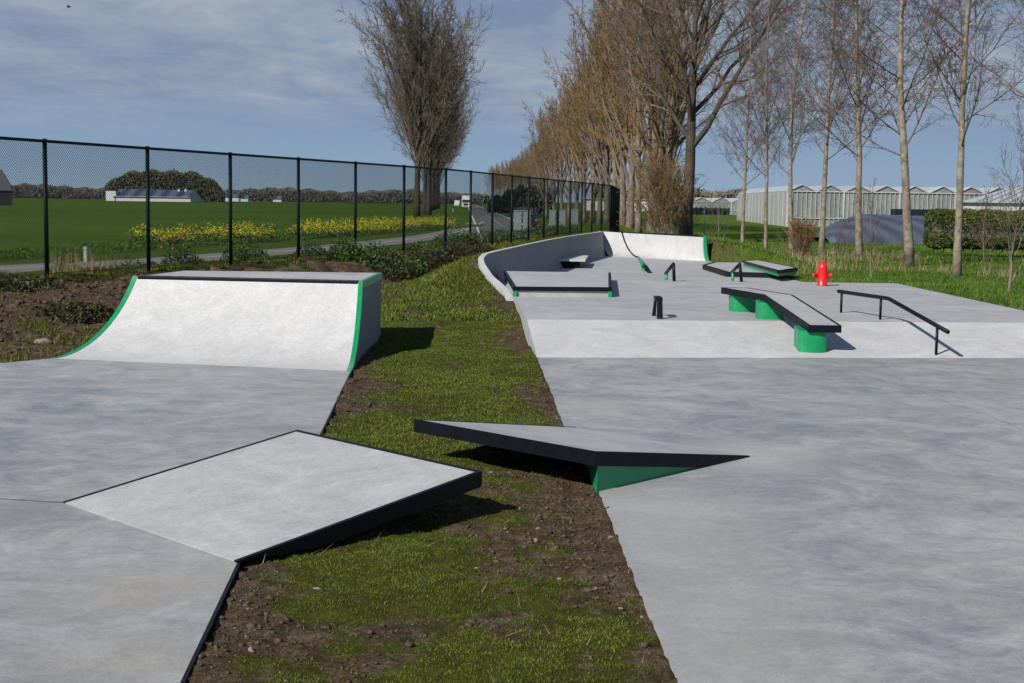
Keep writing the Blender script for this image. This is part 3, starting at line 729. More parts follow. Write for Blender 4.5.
# smooth the rim with Catmull-Rom
def catmull(P, n=5):
    out = []
    for i in range(len(P) - 1):
        p0, p1_, p2_, p3_ = P[max(i - 1, 0)], P[i], P[i + 1], P[min(i + 2, len(P) - 1)]
        for k in range(n):
            t = k / n; out.append(0.5 * ((2 * p1_) + (p2_ - p0) * t + (2 * p0 - 5 * p1_ + 4 * p2_ - p3_) * t * t + (3 * p1_ - p0 - 3 * p2_ + p3_) * t ** 3))
    out.append(P[-1].copy()); return out
RS = catmull(RIM, 5); n = len(RS)
inn, outr, foot, botm = [], [], [], []
for i, p in enumerate(RS):
    d = (RS[min(i + 1, n - 1)] - RS[max(i - 1, 0)]); d.z = 0; d.normalize()
    nrm = Vector((-d.y, d.x, 0))                       # pointing into the park (rim runs towards the camera)
    if nrm.x < 0 and i < n * 0.5: nrm = -nrm
    inn.append(p + nrm * 0.0); outr.append(p - nrm * 0.10)
    fz = float(floor_z(p.x + 0.4, p.y)); hgt = max(p.z - fz, 0.0); f_ = p + nrm * (0.24 * hgt / 0.8); f_.z = fz - 0.01; foot.append(f_)
b = MB(); V = []; K = 6
for i in range(n):
    for k in range(K + 1):
        u = k / K; q = inn[i].lerp(foot[i], u); q.z = inn[i].z + (foot[i].z - inn[i].z) * (1 - (1 - u) ** 1.5); V.append(q.to_tuple())
b.add(V, [(i * (K + 1) + k, i * (K + 1) + k + 1, (i + 1) * (K + 1) + k + 1, (i + 1) * (K + 1) + k) for i in range(n - 1) for k in range(K)])
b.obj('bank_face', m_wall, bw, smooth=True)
b = MB(); V = [p.to_tuple() for p in inn] + [p.to_tuple() for p in outr] + [(p.x, p.y, -0.3) for p in outr]
b.add(V, [(i, i + 1, n + i + 1, n + i) for i in range(n - 1)] + [(n + i, n + i + 1, 2 * n + i + 1, 2 * n + i) for i in range(n - 1)])
last = RS[-1]; b.box((last.x - 0.05, last.y - 0.02, last.z - 0.17), (0.12, 0.05, 0.336))
b.obj('rim', m_light, bw)
# back quarter pipe
bq = thing('quarter_pipe', 'pale quarter pipe across the far end of the right park, green right edge', 'quarter pipe', ((QB0.x + QB1.x) / 2, QB0.y, 0))
xd = (fl(QB1) - fl(QB0)).normalized() * 0.3; transition('ramp_face', fl(QB0) - xd * 1.2, fl(QT0) - xd * 0.3, fl(QB1), fl(QT1), ZR - 0.004, m_light, bq)
dv = (fl(QT1) - fl(QT0)); dn = Vector((-dv.y, dv.x, 0)).normalized() * 1.1
b = MB(); q0, q1 = fl(QT0), fl(QT1)
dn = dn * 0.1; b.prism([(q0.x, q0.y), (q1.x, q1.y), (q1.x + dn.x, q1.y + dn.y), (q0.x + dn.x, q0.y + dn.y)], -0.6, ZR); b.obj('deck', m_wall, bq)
b = MB(); dd = dv.normalized(); dc = Vector((-dd.y, dd.x, 0))
b.prism([tuple((q0 - dc * .03)[:2]), tuple((q1 - dc * .03)[:2]), tuple((q1 + dc * .05)[:2]), tuple((q0 + dc * .05)[:2])], ZR - 0.028, ZR + 0.008); b.obj('coping', m_black, bq)
sp = side_profile(fl(QB1), fl(QT1), ZR)
strip_along(sp, (-0.09, 0, 0), 0.10, m_green, 'green_edge', bq, Vector((0.02, -0.01, 0.01)))
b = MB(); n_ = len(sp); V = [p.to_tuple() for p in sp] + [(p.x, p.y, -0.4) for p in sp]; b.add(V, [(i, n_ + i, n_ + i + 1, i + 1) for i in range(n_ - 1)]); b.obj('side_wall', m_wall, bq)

# pole rail running up the back quarter pipe, with green foot
pr = thing('pole_rail', 'thin dark pole leaning up the far quarter pipe with a green foot', 'rail', tuple(at(645, 270)))
ft = at(644.5, 271.5); tp = QT0.lerp(QT1, 0.21) + Vector((0, 0, 0.05)); mid = at_y(641, 259, (ft.y + QB0.y) / 2 + 1.6)
ppts = [Vector((0, 0, 0)) + fl(QB0).lerp(fl(QT0), u).lerp(fl(QB1).lerp(fl(QT1), u), 0.205 + 0.02 * (1 - u)) + Vector((-0.03, -0.05, ZR * w_ + 0.035)) for (u, w_) in arc_profile(10)][::-1]
b = MB().tube(ppts, 0.022, 8); b.obj('pole', m_black, pr, smooth=True)
b = MB().tube([ppts[-1], at_y(641.8, 262.5, (ppts[-1].y + ft.y) / 2 - .5), ft], [0.034, 0.06, 0.065], 8); b.obj('green_foot', m_green, pr, smooth=True)
b = MB().tube([at_y(643.5, 266.5, ft.y), at_y(646, 267, ft.y - .3), at(650, 273.2)], 0.05, 8); b.obj('brace', m_black, pr, smooth=True)

# manual pad
zt_ = ZP + 0.15
fL, fR = at(513.0, 296.5, ZP), at(611.5, 297.2, ZP)
bR, bL = at(610.7, 272.6, zt_), at(503.6, 271.0, zt_)
zt_ = float(at_y(511.9, 286.8, fL.y).z); bR, bL = at(610.7, 272.6, zt_), at(503.8, 271.0, zt_); print('pad', fL, fR, bL, bR, zt_)
mp = thing('manual_pad', 'low wide concrete manual pad with black steel edge beside the curved bank', 'manual pad', ((fL.x + fR.x) / 2, (fL.y + bL.y) / 2, ZP))
poly = [(fL.x, fL.y), (fR.x, fR.y), (bR.x, bR.y), (bL.x, bL.y)]
def shrink(poly, d):
    cx = sum(p[0] for p in poly) / len(poly); cy = sum(p[1] for p in poly) / len(poly)
    return [(p[0] + (d if p[0] < cx else -d), p[1] + (d if p[1] < cy else -d)) for p in poly]
b = MB().prism(shrink(poly, 0.025), 0.0, zt_); b.obj('pad_body', m_kick, mp)
b = MB(); T = 0.062
ins = shrink(poly, 0.05); po = shrink(poly, -0.004)
for i in (0, 1, 3):
    j = (i + 1) % 4; q = [po[i], po[j], ins[j], ins[i]]; b.prism(q, zt_ - T, zt_ + 0.004)
b.obj('steel_edge', m_black, mp)
for (p, s_) in ((fL, 1), (fR, -1)):
    MB().box((p.x + s_ * 0.028, p.y + 0.03, (ZP + zt_ - T) / 2), (0.06, 0.085, zt_ - T - ZP - 0.004)).obj('corner_plate', m_green, mp)

# kinked ledge on three green blocks
def sweep_box(path, width_v, th, name, mat, parent, zoff=0.0):
    b = MB(); n = len(path); W = width_v
    V = []
    for p in path: V += [(p + Vector((0, 0, zoff))).to_tuple(), (p + W + Vector((0, 0, zoff))).to_tuple(), (p + W - Vector((0, 0, th - zoff))).to_tuple(), (p - Vector((0, 0, th - zoff))).to_tuple()]
    f = []
    for i in range(n - 1):
        for k in range(4): f.append((i * 4 + k, i * 4 + (k + 1) % 4, i * 4 + 4 + (k + 1) % 4, i * 4 + 4 + k))
    f += [(3, 2, 1, 0), ((n - 1) * 4, (n - 1) * 4 + 1, (n - 1) * 4 + 2, (n - 1) * 4 + 3)]
    b.add(V, f); return b.obj(name, mat, parent)
ZL = 0.60
s0, s1 = at(721.2, 287.6, ZL), at(763, 294.6, ZL)
eY = at(810, 350, 0.07).y - 0.03; s2 = at_y(808.4, 325.4, eY)
r1 = at(792.3, 295, ZL); r2 = at_y(842, 325.8, eY); print('ledge', s0, s1, s2, r1, r2)
Wv = Vector(((r1.x - s1.x + r2.x - s2.x) / 2, 0.0, 0)); 
ld = thing('kinked_ledge', 'concrete topped ledge bent downhill on three round green blocks', 'ledge', (s1.x + Wv.x / 2, s1.y, ZP))
path = [s0, s1, s2]; ew = 0.028
sweep_box([p + Vector((ew, (ew if i == 2 else (-ew if i == 0 else 0)), 0)) for i, p in enumerate(path)], Wv - Vector((2 * ew, 0, 0)), 0.075, 'ledge_top', m_kick, ld)
for off in (Vector((0, 0, 0)), Wv - Vector((ew, 0, 0))):
    sweep_box([p + off for p in path], Vector((ew, 0, 0)), 0.088, 'steel_edge', m_black, ld, 0.004)
MB().box((s2.x + Wv.x / 2, s2.y - 0.002 + ew / 2, s2.z - 0.040), (Wv.x - 2 * ew - .002, ew, 0.088)).obj('steel_edge', m_black, ld)
MB().box((s0.x + Wv.x / 2, s0.y - ew / 2, s0.z - 0.040), (Wv.x - 2 * ew - .002, ew, 0.088)).obj('steel_edge', m_black, ld)
def seg_at(y):
    if y > s1.y: t = (s0.y - y) / (s0.y - s1.y); return s0.lerp(s1, t)
    t = (s1.y - y) / (s1.y - s2.y); return s1.lerp(s2, t)
for (pxl, pyb, pxr, lng) in ((730, 312, 754, 0.34), (757.3, 319.6, 782, 0.34), (797, 349.5, 824.5, 0.36)):
    zb = 0.075 if pyb > 330 else ZP
    a0 = at(pxl, pyb, zb); a1 = at(pxr, pyb, zb); w_ = (a1.x - a0.x); 
    b = MB(); poly = []
    for k in range(13):                                   # rounded (curved) near face
        t = math.pi * k / 12; poly.append((a0.x + 0.03 + w_ / 2 - math.cos(t) * w_ / 2, a0.y + 0.08 - math.sin(t) * 0.06))
    poly += [(a1.x + .03, a1.y + lng), (a0.x + .03, a0.y + lng)]
    tops = []
    for q in poly: tops.append(seg_at(min(q[1], s0.y)).z - 0.078)
    bots = [float(floor_z(q[0], q[1])) - 0.02 for q in poly]
    b.prism(poly, bots, tops); b.obj('green_block', m_green, ld)

# handrail with kink
def rail(name, label, pts, rad, posts, group=None, pr_=0.018, mat=m_black, post_mats=None):
    t = thing(name, label, 'rail', posts[0][0], group)
    MB().tube(pts, rad, 12).obj('bar', mat, t, smooth=True)
    for i, (bs, tp_) in enumerate(posts):
        pm = post_mats[i] if post_mats else mat
        MB().tube([bs, tp_], pr_, 8).obj('post', pm, t, smooth=True)
    return t
zr_ = 0.58
ra, rb = at(838.5, 291.3, zr_), at(888.5, 298.5, zr_)
b3 = at(937.6, 350.4, 0.085); ytop = b3.y + 0.02
t3 = at_y(940, 327.5, b3.y); 
rdir = (t3 - rb); rc = rb + rdir * ((rdir.length + 0.26) / rdir.length); print('rail', ra, rb, rc, t3)
b1, b2 = at(842, 311.5, ZP), at(881.5, 320.4, ZP); b3.z = float(floor_z(b3.x, b3.y))
def on_rail(y):
    if y > rb.y: return ra.lerp(rb, (ra.y - y) / (ra.y - rb.y))
    return rb.lerp(rc, (rb.y - y) / (rb.y - rc.y))
rp = []
for q in (ra.lerp(rb, 0.07), ra.lerp(rb, 0.86), rb.lerp(rc, 0.84)):
    q = q - Vector((0, 0, 0.01)); rp.append((Vector((q.x, q.y, float(floor_z(q.x, q.y)))), q))
rail('handrail', 'black round handrail, flat then sloping down the right side of the near bank', [ra, rb - (rb - ra).normalized() * .03, rb + rdir.normalized() * .03, rc], 0.027, rp)
# small rails beyond
def low_rail(px_top, py_top, px_bot, py_bot, px_low, py_low, label):
    base = at(px_bot, py_bot, ZP); base.y = min(base.y, YFE - 0.05); top = at_y(px_top, py_top, base.y)
    low = at_y(px_low, py_low, base.y + 1.7); lz = float(floor_z(low.x, low.y))
    d = (low - top)
    return rail('down_rail', label, [top + Vector((0, 0, -0.01)), low], 0.034, [(base, top), (Vector((low.x - d.x * .12, low.y - d.y * .12, lz)), low - d * 0.12)], 'short rails dropping down the far bank', 0.032, m_black, [m_black, m_green])
low_rail(673.5, 263.5, 674.2, 281.2, 665.5, 273.8, 'short black rail near the middle, sloping away down the far bank')
low_rail(739.8, 263.8, 741.5, 281.8, 732, 272.0, 'short black rail before the far angular platform, sloping away down the far bank')
# short stub rail at the crest
sb = at(659.8, 318.8, ZP); sf = at(655, 316.6, ZP)
stb = thing('stub_rail', 'short upright black stub rail with two splayed legs at the bank crest', 'rail', tuple(sb))
zt2 = at_y(659.5, 298.8, sb.y).z
b = MB(); 
def bar4(b, p, q, w0, w1, dpt):
    V = []
    for (c, w) in ((p, w0), (q, w1)): V += [(c.x - w / 2, c.y - dpt / 2, c.z), (c.x + w / 2, c.y - dpt / 2, c.z), (c.x + w / 2, c.y + dpt / 2, c.z), (c.x - w / 2, c.y + dpt / 2, c.z)]
    b.add(V, [(3, 2, 1, 0), (4, 5, 6, 7), (0, 1, 5, 4), (1, 2, 6, 5), (2, 3, 7, 6), (3, 0, 4, 7)])
tpp = Vector((at_y(660, 299, sb.y).x, sb.y + 0.03, zt2))
bar4(b, Vector((sb.x, sb.y, ZP)), tpp - Vector((0, 0, .02)), 0.078, 0.066, 0.06); b.obj('leg', m_black, stb)
b = MB(); tpf = Vector((at_y(656.5, 299, sf.y).x, sf.y + 0.1, zt2))
bar4(b, Vector((sf.x - 0.005, sf.y + .12, ZP)), tpf - Vector((0, 0, .02)), 0.05, 0.03, 0.06); b.obj('leg', m_black, stb)
b = MB(); cc = (tpp + tpf) / 2; b.box((cc.x + .01, cc.y + 0.05, zt2 - 0.015), (0.085, 0.36, 0.05)); b.obj('bar', m_black, stb)

# far angular platform and the long narrow ledge on it
fp = [at(702.5, 265, 0.12), at(726, 272, 0.12), at(785, 273.6, 0.12)]
xr_ = 6.85
polyp = [(fp[0].x, fp[0].y), (fp[1].x, fp[1].y), (fp[2].x, fp[2].y), (fp[2].x + 0.1, fp[2].y + 2.2), (at(748, 262.8, .12).x, at(748, 262.8, .12).y), (at(713, 262.2, .12).x, at(713, 262.2, .12).y)]
pl = thing('angular_platform', 'low angular concrete platform with thick black edge at the far right', 'platform', (fp[1].x + .6, fp[1].y + 2, 0))
b = MB().prism(shrink(polyp, 0.02), 0.0, 0.122); b.obj('platform_body', m_kick, pl)
b = MB(); po = polyp; ins = shrink(polyp, 0.09)
for i in (0, 1, 2, 5):
    j = (i + 1) % 6; b.prism([po[i], po[j], ins[j], ins[i]], 0.003, 0.127)
b.obj('steel_edge', m_black, pl)
zl = 0.27
q = [at(777.5, 270.3, zl), at(798, 267.8, zl), at(759, 260.2, zl), at(742, 261.0, zl)]; print('ledge2', q)
nl = thing('narrow_ledge', 'long narrow raised ledge with pale top and green side on the angular platform', 'ledge', ((q[0].x + q[2].x) / 2, (q[0].y + q[2].y) / 2, 0))
qp_ = [(p.x, p.y) for p in q]
MB().prism(shrink(qp_, 0.05), zl - 0.08, zl).obj('ledge_top', m_kick, nl)
b = MB(); po = qp_; ins = shrink(qp_, 0.052)
for i in range(4):
    j = (i + 1) % 4; b.prism([po[i], po[j], ins[j], ins[i]], zl - (0.085 if i == 0 else 0.045), zl + 0.004)
b.obj('steel_edge', m_black, nl)
MB().prism(shrink(qp_, 0.03), 0.124, zl - 0.0855).obj('green_base', m_green, nl)
# small bench box near the curved wall
bx0, bx1 = at(549.5, 268.2), at(577, 266.8)
ztb = at_y(556, 259.2, bx0.y + 0.1).z; print('box', bx0, bx1, ztb)
bb = thing('grind_box', 'small dark grind box with pale concrete top in the shade of the bank', 'grind box', tuple(bx0))
wx = bx1.x - bx0.x
a0 = at(556, 259.4, ztb); a1 = at(582, 257.6, ztb)
MB().prism([(a0.x, bx0.y), (a0.x + wx, bx0.y), (a0.x + wx + .25, bx0.y + 3.2), (a0.x + .25, bx0.y + 3.2)], ztb - 0.05, ztb).obj('box_top', m_light, bb)
MB().prism([(bx0.x, bx0.y + .02), (a0.x - .005, bx0.y + .02), (a0.x + .2, bx0.y + 3.0), (bx0.x + .25, bx0.y + 3.0)], 0.002, ztb - 0.0).obj('steel_side', m_black, bb)
MB().prism([(a0.x, bx0.y + .15), (a0.x + wx - .12, bx0.y + .15), (a0.x + wx + .1, bx0.y + 3.0), (a0.x + .2, bx0.y + 3.0)], 0.002, ztb - 0.052).obj('box_base', m_black, bb)

# red hydrant
hb = at(822, 285.8, ZP); hy = thing('hydrant', 'bright red hydrant shaped obstacle at the far edge of the raised level', 'hydrant', tuple(hb))
s_ = 0.47 / 0.47
MB().lathe(hb, [(0, 0), (0.105, 0), (0.105, 0.02), (0.096, 0.03), (0.094, 0.33), (0.095, 0.334), (0.093, 0.345), (0.086, 0.375), (0.074, 0.405), (0.056, 0.43), (0.036, 0.442), (0.03, 0.446), (0.026, 0.462), (0, 0.466)], 28).obj('barrel', m_red, hy, smooth=True)
for sx in (-1, 1):
    MB().tube([(hb.x + sx * 0.07, hb.y, hb.z + 0.2), (hb.x + sx * 0.15, hb.y, hb.z + 0.2), (hb.x + sx * 0.151, hb.y, hb.z + 0.2), (hb.x + sx * 0.185, hb.y, hb.z + 0.2)], [0.04, 0.04, 0.044, 0.04], 16).obj('side_outlet', m_red, hy, smooth=True)

# ------------------------------------------------------------------ fence
def fence_z(p): return float(terrain(np.array([p.x]), np.array([p.y]))[0])
FH = 2.33
allp = F1 + F2 + F3
fz = [0.40] * len(allp)
fn = thing('chain_link_fence', 'tall dark green chain link fence running along the road side of the park', 'fence', (allp[2].x, allp[2].y, 0.4))
for i, p in enumerate(allp):
    b = MB().tube([(p.x, p.y, -0.3), (p.x, p.y, fz[i] + FH)], 0.038, 10); b.obj('post', m_fence, fn, smooth=True)
MB().tube([(p.x, p.y, 0.40 + FH - 0.04) for p in allp], 0.026, 8).obj('top_rail', m_fence, fn, smooth=True)
MB().tube([(p.x, p.y + 0.03, 0.47) for p in allp], 0.006, 4).obj('tension_wire', m_fence, fn)
segs = [(F1[0], F1[-1]), (F1[-1], pc), (pc, pe)]
Vs, Fs, off = [], [], 0
for a, b_ in segs:
    d = (b_ - a); L = d.length; d = d / L; nrm = Vector((-d.y, d.x, 0))
    h0, h1 = 0.43, 0.40 + FH - 0.02; hh = h1 - h0; cell = 0.056
    st = np.arange(-hh, L, cell)
    for sg in (1, -1):
        s_a = st if sg > 0 else st + hh
        s_b = s_a + sg * hh
        ta = np.zeros_like(st); tb = np.ones_like(st)
        # clip to 0..L
        lo = np.where(sg > 0, (0 - s_a) / hh, (s_a - L) / hh); hi = np.where(sg > 0, (L - s_a) / hh, s_a / hh)
        ta = np.maximum(ta, lo); tb = np.minimum(tb, hi); k = tb > ta + 0.01
        s_a, ta, tb = s_a[k], ta[k], tb[k]
        sA = s_a + sg * hh * ta; sB = s_a + sg * hh * tb; zA = h0 + hh * ta; zB = h0 + hh * tb
        rr = 0.0034 if a is F1[0] else 0.0017; n = len(sA); yo = 0.002 * sg
        P = np.stack([a.x + d.x * sA + nrm.x * yo, a.y + d.y * sA + nrm.y * yo, zA], 1); Q = np.stack([a.x + d.x * sB + nrm.x * yo, a.y + d.y * sB + nrm.y * yo, zB], 1)
        e1 = np.array([d.x * 0.7071, d.y * 0.7071, -0.7071 * sg]) * rr; e2 = np.array([nrm.x, nrm.y, 0]) * rr
        offs = [e1, -0.5 * e1 + 0.87 * e2, -0.5 * e1 - 0.87 * e2]
        V = np.stack([P + o for o in offs] + [Q + o for o in offs], 1).reshape(-1, 3)
        base = np.arange(n)[:, None, None] * 6 + off
        q4 = np.array([(0, 1, 4, 3), (1, 2, 5, 4), (2, 0, 3, 5)])[None] + base
        Vs.append(V); Fs.append(q4.reshape(-1, 4)); off += len(V)
np_obj('wire_mesh', np.concatenate(Vs), np.concatenate(Fs), m_wire, fn)

# ------------------------------------------------------------------ roads
def strip(name, pts, w, z, mat, zf=None):
    b = MB(); n = len(pts); V = []
    for i, p in enumerate(pts):
        d = (pts[min(i + 1, n - 1)] - pts[max(i - 1, 0)]); d.z = 0; d.normalize(); nn_ = Vector((-d.y, d.x, 0)) * w / 2
        V += [(p.x - nn_.x, p.y - nn_.y, z), (p.x + nn_.x, p.y + nn_.y, z)]
    b.add(V, [(2 * i, 2 * i + 2, 2 * i + 3, 2 * i + 1) for i in range(n - 1)]); return structure(b.obj(name, mat))
vx = (463.5 - 512) / F
rc0 = at(487, 215.5, ZF)
def rpt(y): return Vector((rc0.x + vx * (y - rc0.y) * 1.0, y, 0))
RW = 5.6
strip('main_road', [rpt(y) for y in (70, 100, 140, 200, 300, 500, 900, 2500)], RW, ZF + 0.012, m_asph)
for off_, nm in ((-RW / 2 + 0.25, 'a'), (RW / 2 - 0.25, 'b')):
    strip('road_edge_line', [rpt(y) + Vector((off_, 0, 0)) for y in (70, 140, 300, 900, 2500)], 0.18, ZF + 0.02, m_paint)
b = MB()
for k in range(40):
    y = 75 + k * 9; p, q = rpt(y), rpt(y + 3.5); b.add([(p.x - .07, p.y, ZF + .02), (p.x + .07, p.y, ZF + .02), (q.x + .07, q.y, ZF + .02), (q.x - .07, q.y, ZF + .02)], [(0, 1, 2, 3)])
structure(b.obj('road_centre_line', m_paint))
pp = [at(x, y, ZF) for x, y in ((-160, 286.5), (0, 269.3), (150, 261.5), (250, 254), (354, 245.5), (404, 240), (440, 235.5), (466, 229.5), (484, 222))]
pp = [pp[0] + (pp[0] - pp[1]) * 2] + pp
pp = catmull(pp, 5)
strip('side_road', pp, 3.0, ZF + 0.008, m_path)
strip('side_road_line', pp, 0.12, ZF + 0.017, m_paint)

# ------------------------------------------------------------------ trees
class SegB:
    def __init__(s): s.P = []; s.Q = []; s.r = []; s.R2 = []
    def add(s, p, q, r0, r1): s.P.append(p); s.Q.append(q); s.r.append(r0); s.R2.append(r1)
    def arrays(s, sides=3):
        P = np.array(s.P, float); Q = np.array(s.Q, float); r0 = np.array(s.r)[:, None]; r1 = np.array(s.R2)[:, None]
        d = Q - P; d /= (np.linalg.norm(d, axis=1, keepdims=True) + 1e-9)
        up = np.where(np.abs(d[:, 2:3]) > 0.9, np.array([[1.0, 0, 0]]), np.array([[0, 0, 1.0]]))
        a = np.cross(d, up); a /= (np.linalg.norm(a, axis=1, keepdims=True) + 1e-9); b = np.cross(d, a)
        V = []
        for (X, r) in ((P, r0), (Q, r1)):
            for k in range(sides):
                t = 2 * math.pi * k / sides; V.append(X + (a * math.cos(t) + b * math.sin(t)) * r)
        V = np.stack(V, 1).reshape(-1, 3); n = len(P)
        f = np.array([(k, (k + 1) % sides, sides + (k + 1) % sides, sides + k) for k in range(sides)])
        Fa = (f[None] + (np.arange(n) * 2 * sides)[:, None, None]).reshape(-1, 4)
        return V, Fa
def rv(rg, s=1.0): return Vector((rg.gauss(0, s), rg.gauss(0, s), rg.gauss(0, s)))
def grow(S, rg, p, d, L, r, level, cfg):
    n = cfg['segs'][level]; up = cfg['up'][level]; wob = cfg['wob'][level]
    pts = [p.copy()]; dirs = []; rr = []
    for i in range(n):
        d = (d + Vector((0, 0, up)) + rv(rg, wob)).normalized()
        q = p + d * (L / n); ra_, rb_ = r * (1 - 0.75 * i / n), r * (1 - 0.75 * (i + 1) / n)
        S[min(level, len(S) - 1)].add(tuple(p), tuple(q), max(ra_, cfg['rmin']), max(rb_, cfg['rmin'])); pts.append(q); dirs.append(d.copy()); rr.append(ra_); p = q
    if level + 1 >= len(cfg['segs']): return
    k = cfg['kids'][level]; k = int(k * rg.uniform(0.75, 1.25) + 0.5)
    for j in range(k):
        t = cfg['start'][level] + (1 - cfg['start'][level]) * (j + rg.random()) / k; i = min(int(t * n), n - 1)
        q = pts[i].lerp(pts[i + 1], t * n - i); dd = dirs[i]
        ax = dd.cross(rv(rg)).normalized(); ang = R(rg.gauss(cfg['ang'][level], 8))
        nd = (dd * math.cos(ang) + ax * math.sin(ang)).normalized()
        ll = cfg['len'][level] * L * (1 - 0.55 * t) * rg.uniform(0.7, 1.2)
        grow(S, rg, q, nd, ll, rr[i] * cfg['rk'][level], level + 1, cfg)
def make_tree(name, label, cat, seed, trunk_h, trunk_r, limbs, cfg, bark, twig, group, loc, lean=0.02, forks=(), taper=0.85, top=None):
    rg = random.Random(seed); t = thing(name, label, cat, (0, 0, 0), group)
    # trunk(s): proper tubes
    b = MB(); n = 14; pts = []; p = Vector((0, 0, -0.25)); d = Vector((rg.gauss(0, lean), rg.gauss(0, lean), 1)).normalized()
    rad = []
    for i in range(n + 1):
        u = i / n; pts.append(p.copy()); rad.append(trunk_r * (1 - taper * u) * (1 + 0.30 * math.exp(-u * n * 1.4)) * rg.uniform(0.96, 1.04)); d = (d + Vector((rg.gauss(0, lean), rg.gauss(0, lean), 0.05))).normalized(); p = p + d * (trunk_h / n)
    b.tube(pts, rad, 12)
    S = [SegB(), SegB()]
    lc = limbs
    for j in range(lc['n']):
        u = lc['start'] + (lc['end'] - lc['start']) * ((j + rg.random() * 0.8) / lc['n']) ** lc.get('pow', 1.0); i = min(int(u * n), n - 1)
        q = pts[i].lerp(pts[i + 1], u * n - i); az = j * 2.399 + rg.gauss(0, 0.4); el = R(rg.gauss(lc['el'], lc.get('elv', 7)))
        nd = Vector((math.cos(az) * math.cos(el), math.sin(az) * math.cos(el), math.sin(el)))
        ll = lc['len'] * trunk_h * (1 - lc.get('shr', 0.6) * ((u - lc['start']) / (1 - lc['start']))) * rg.uniform(0.75, 1.2)
        grow(S, rg, q, nd, ll, rad[i] * lc['r'], 0, cfg)
    b.obj('trunk', bark, t, smooth=True)
    V1_, F1_ = S[0].arrays(5) if S[0].P else (np.zeros((0, 3)), np.zeros((0, 4), int))
    V2_, F2_ = S[1].arrays(3)
    np_obj('crown', np.concatenate([V1_, V2_]), np.concatenate([F1_, F2_ + len(V1_)]), [m_barkg if bark is m_barky else bark, twig], t, mi=np.concatenate([np.zeros(len(F1_)), np.ones(len(F2_))]), smooth=True)
    print(name, 'segs', len(S[0].P), len(S[1].P))
    t.location = loc; return t

# A: old poplars left of the road (vase shaped)
cfgA = dict(segs=[6, 4, 3, 2], up=[0.01, 0.08, 0.05, 0.03], wob=[0.05, 0.12, 0.2, 0.25], kids=[11, 6, 4], start=[0.2, 0.12, 0.1], ang=[26, 34, 38], len=[0.46, 0.5, 0.6], rk=[0.45, 0.5, 0.6], rmin=0.022)
limA = dict(n=44, start=0.22, end=0.90, pow=1.25, el=67, elv=4.5, len=0.74, r=0.34, shr=0.72)
tl0 = at(426, 217, ZF); print('left row at', tl0)
ta = [make_tree('old_poplar', 'x', 'tree', 3 + k, 26.0, 0.46, limA, cfgA, m_barkd, m_twig, 'old poplars along the left side of the road', (0, 0, 0), 0.015) for k in range(2)]
rowL = [(tl0.y + 24 * k) for k in range(11)]
vtx = (455 - 512) / F
labsL = {0: 'tall bare poplar standing nearest us on the left side of the road', 1: 'bare poplar just behind the nearest one left of the road', 10: 'farthest bare poplar in the row left of the road'}
for k, y in enumerate(rowL):
    sc_ = random.uniform(0.9, 1.02) if k else 1.08
    x = tl0.x - 1.3 + (vtx) * (y - tl0.y) + (0 if k != 1 else 1.2)
    lab = labsL.get(k, 'bare poplar within the row receding along the left side of the road')
    o = ta[k % 2]; sc_ = (sc_ * 0.98, sc_ * 0.98, sc_ * 1.02)
    if k < 2: o.location = (x, y, ZF); o.rotation_euler = (0, 0, k * 1.3); o.scale = sc_; o['label'] = lab
    else: dup(o, (x, y, ZF), random.uniform(0, 6.28), lab, sc_)

# B: dense brown row right of the road
cfgB = dict(segs=[6, 4, 3, 2], up=[0.13, 0.1, 0.02, -0.06], wob=[0.09, 0.13, 0.2, 0.25], kids=[8, 6, 4], start=[0.25, 0.15, 0.1], ang=[28, 36, 42], len=[0.40, 0.5, 0.6], rk=[0.45, 0.5, 0.6], rmin=0.020)
limB = dict(n=21, start=0.15, end=0.92, pow=1.2, el=64, elv=5, len=0.72, r=0.5, shr=0.70)
tb_ = [make_tree('brown_willow', 'x', 'tree', 21 + k, 21.0, 0.36, limB, cfgB, m_barkg, m_twigo, 'brown bushy trees along the right side of the road', (0, 0, 0), 0.03) for k in range(2)]
spB = [(628 - 7.6 * k, 220, 0.90 + 0.16 * random.random()) for k in range(12)]
allB = []
for k, (px, py, s_) in enumerate(spB):
    Y = 118 + k * 8; X = (px - 512) / F * Y; allB.append((X, Y, s_ * (0.97 - 0.030 * k), px + 3 * math.sin(k * 2.1)))
for k in range(14):     # far clump along the road
    Y = 300 + k * 22; px = 542 - 4.0 * k; X = (px - 512) / F * Y; allB.append((X, Y, 0.68, px))
nb = len(allB)
for k, (X, Y, s_, px) in enumerate(allB):
    if k == 0: lab = 'nearest brown bushy tree of the dense row right of the road'
    elif k == 11: lab = 'last brown tree at the left end of the dense near row'
    elif k < 11: lab = 'brown bushy tree within the dense near row behind the fence'
    elif k == nb - 1: lab = 'farthest small brown tree beside the vanishing road'
    else: lab = 'small brown tree within the distant clump right of the road'
    o = tb_[k % 2]
    if k < 2: o.location = (X, Y, ZF); o.rotation_euler = (0, 0, 2.1 * k); o.scale = (s_,) * 3; o['label'] = lab
    else: dup(o, (X, Y, ZF), random.uniform(0, 6.28), lab, s_)

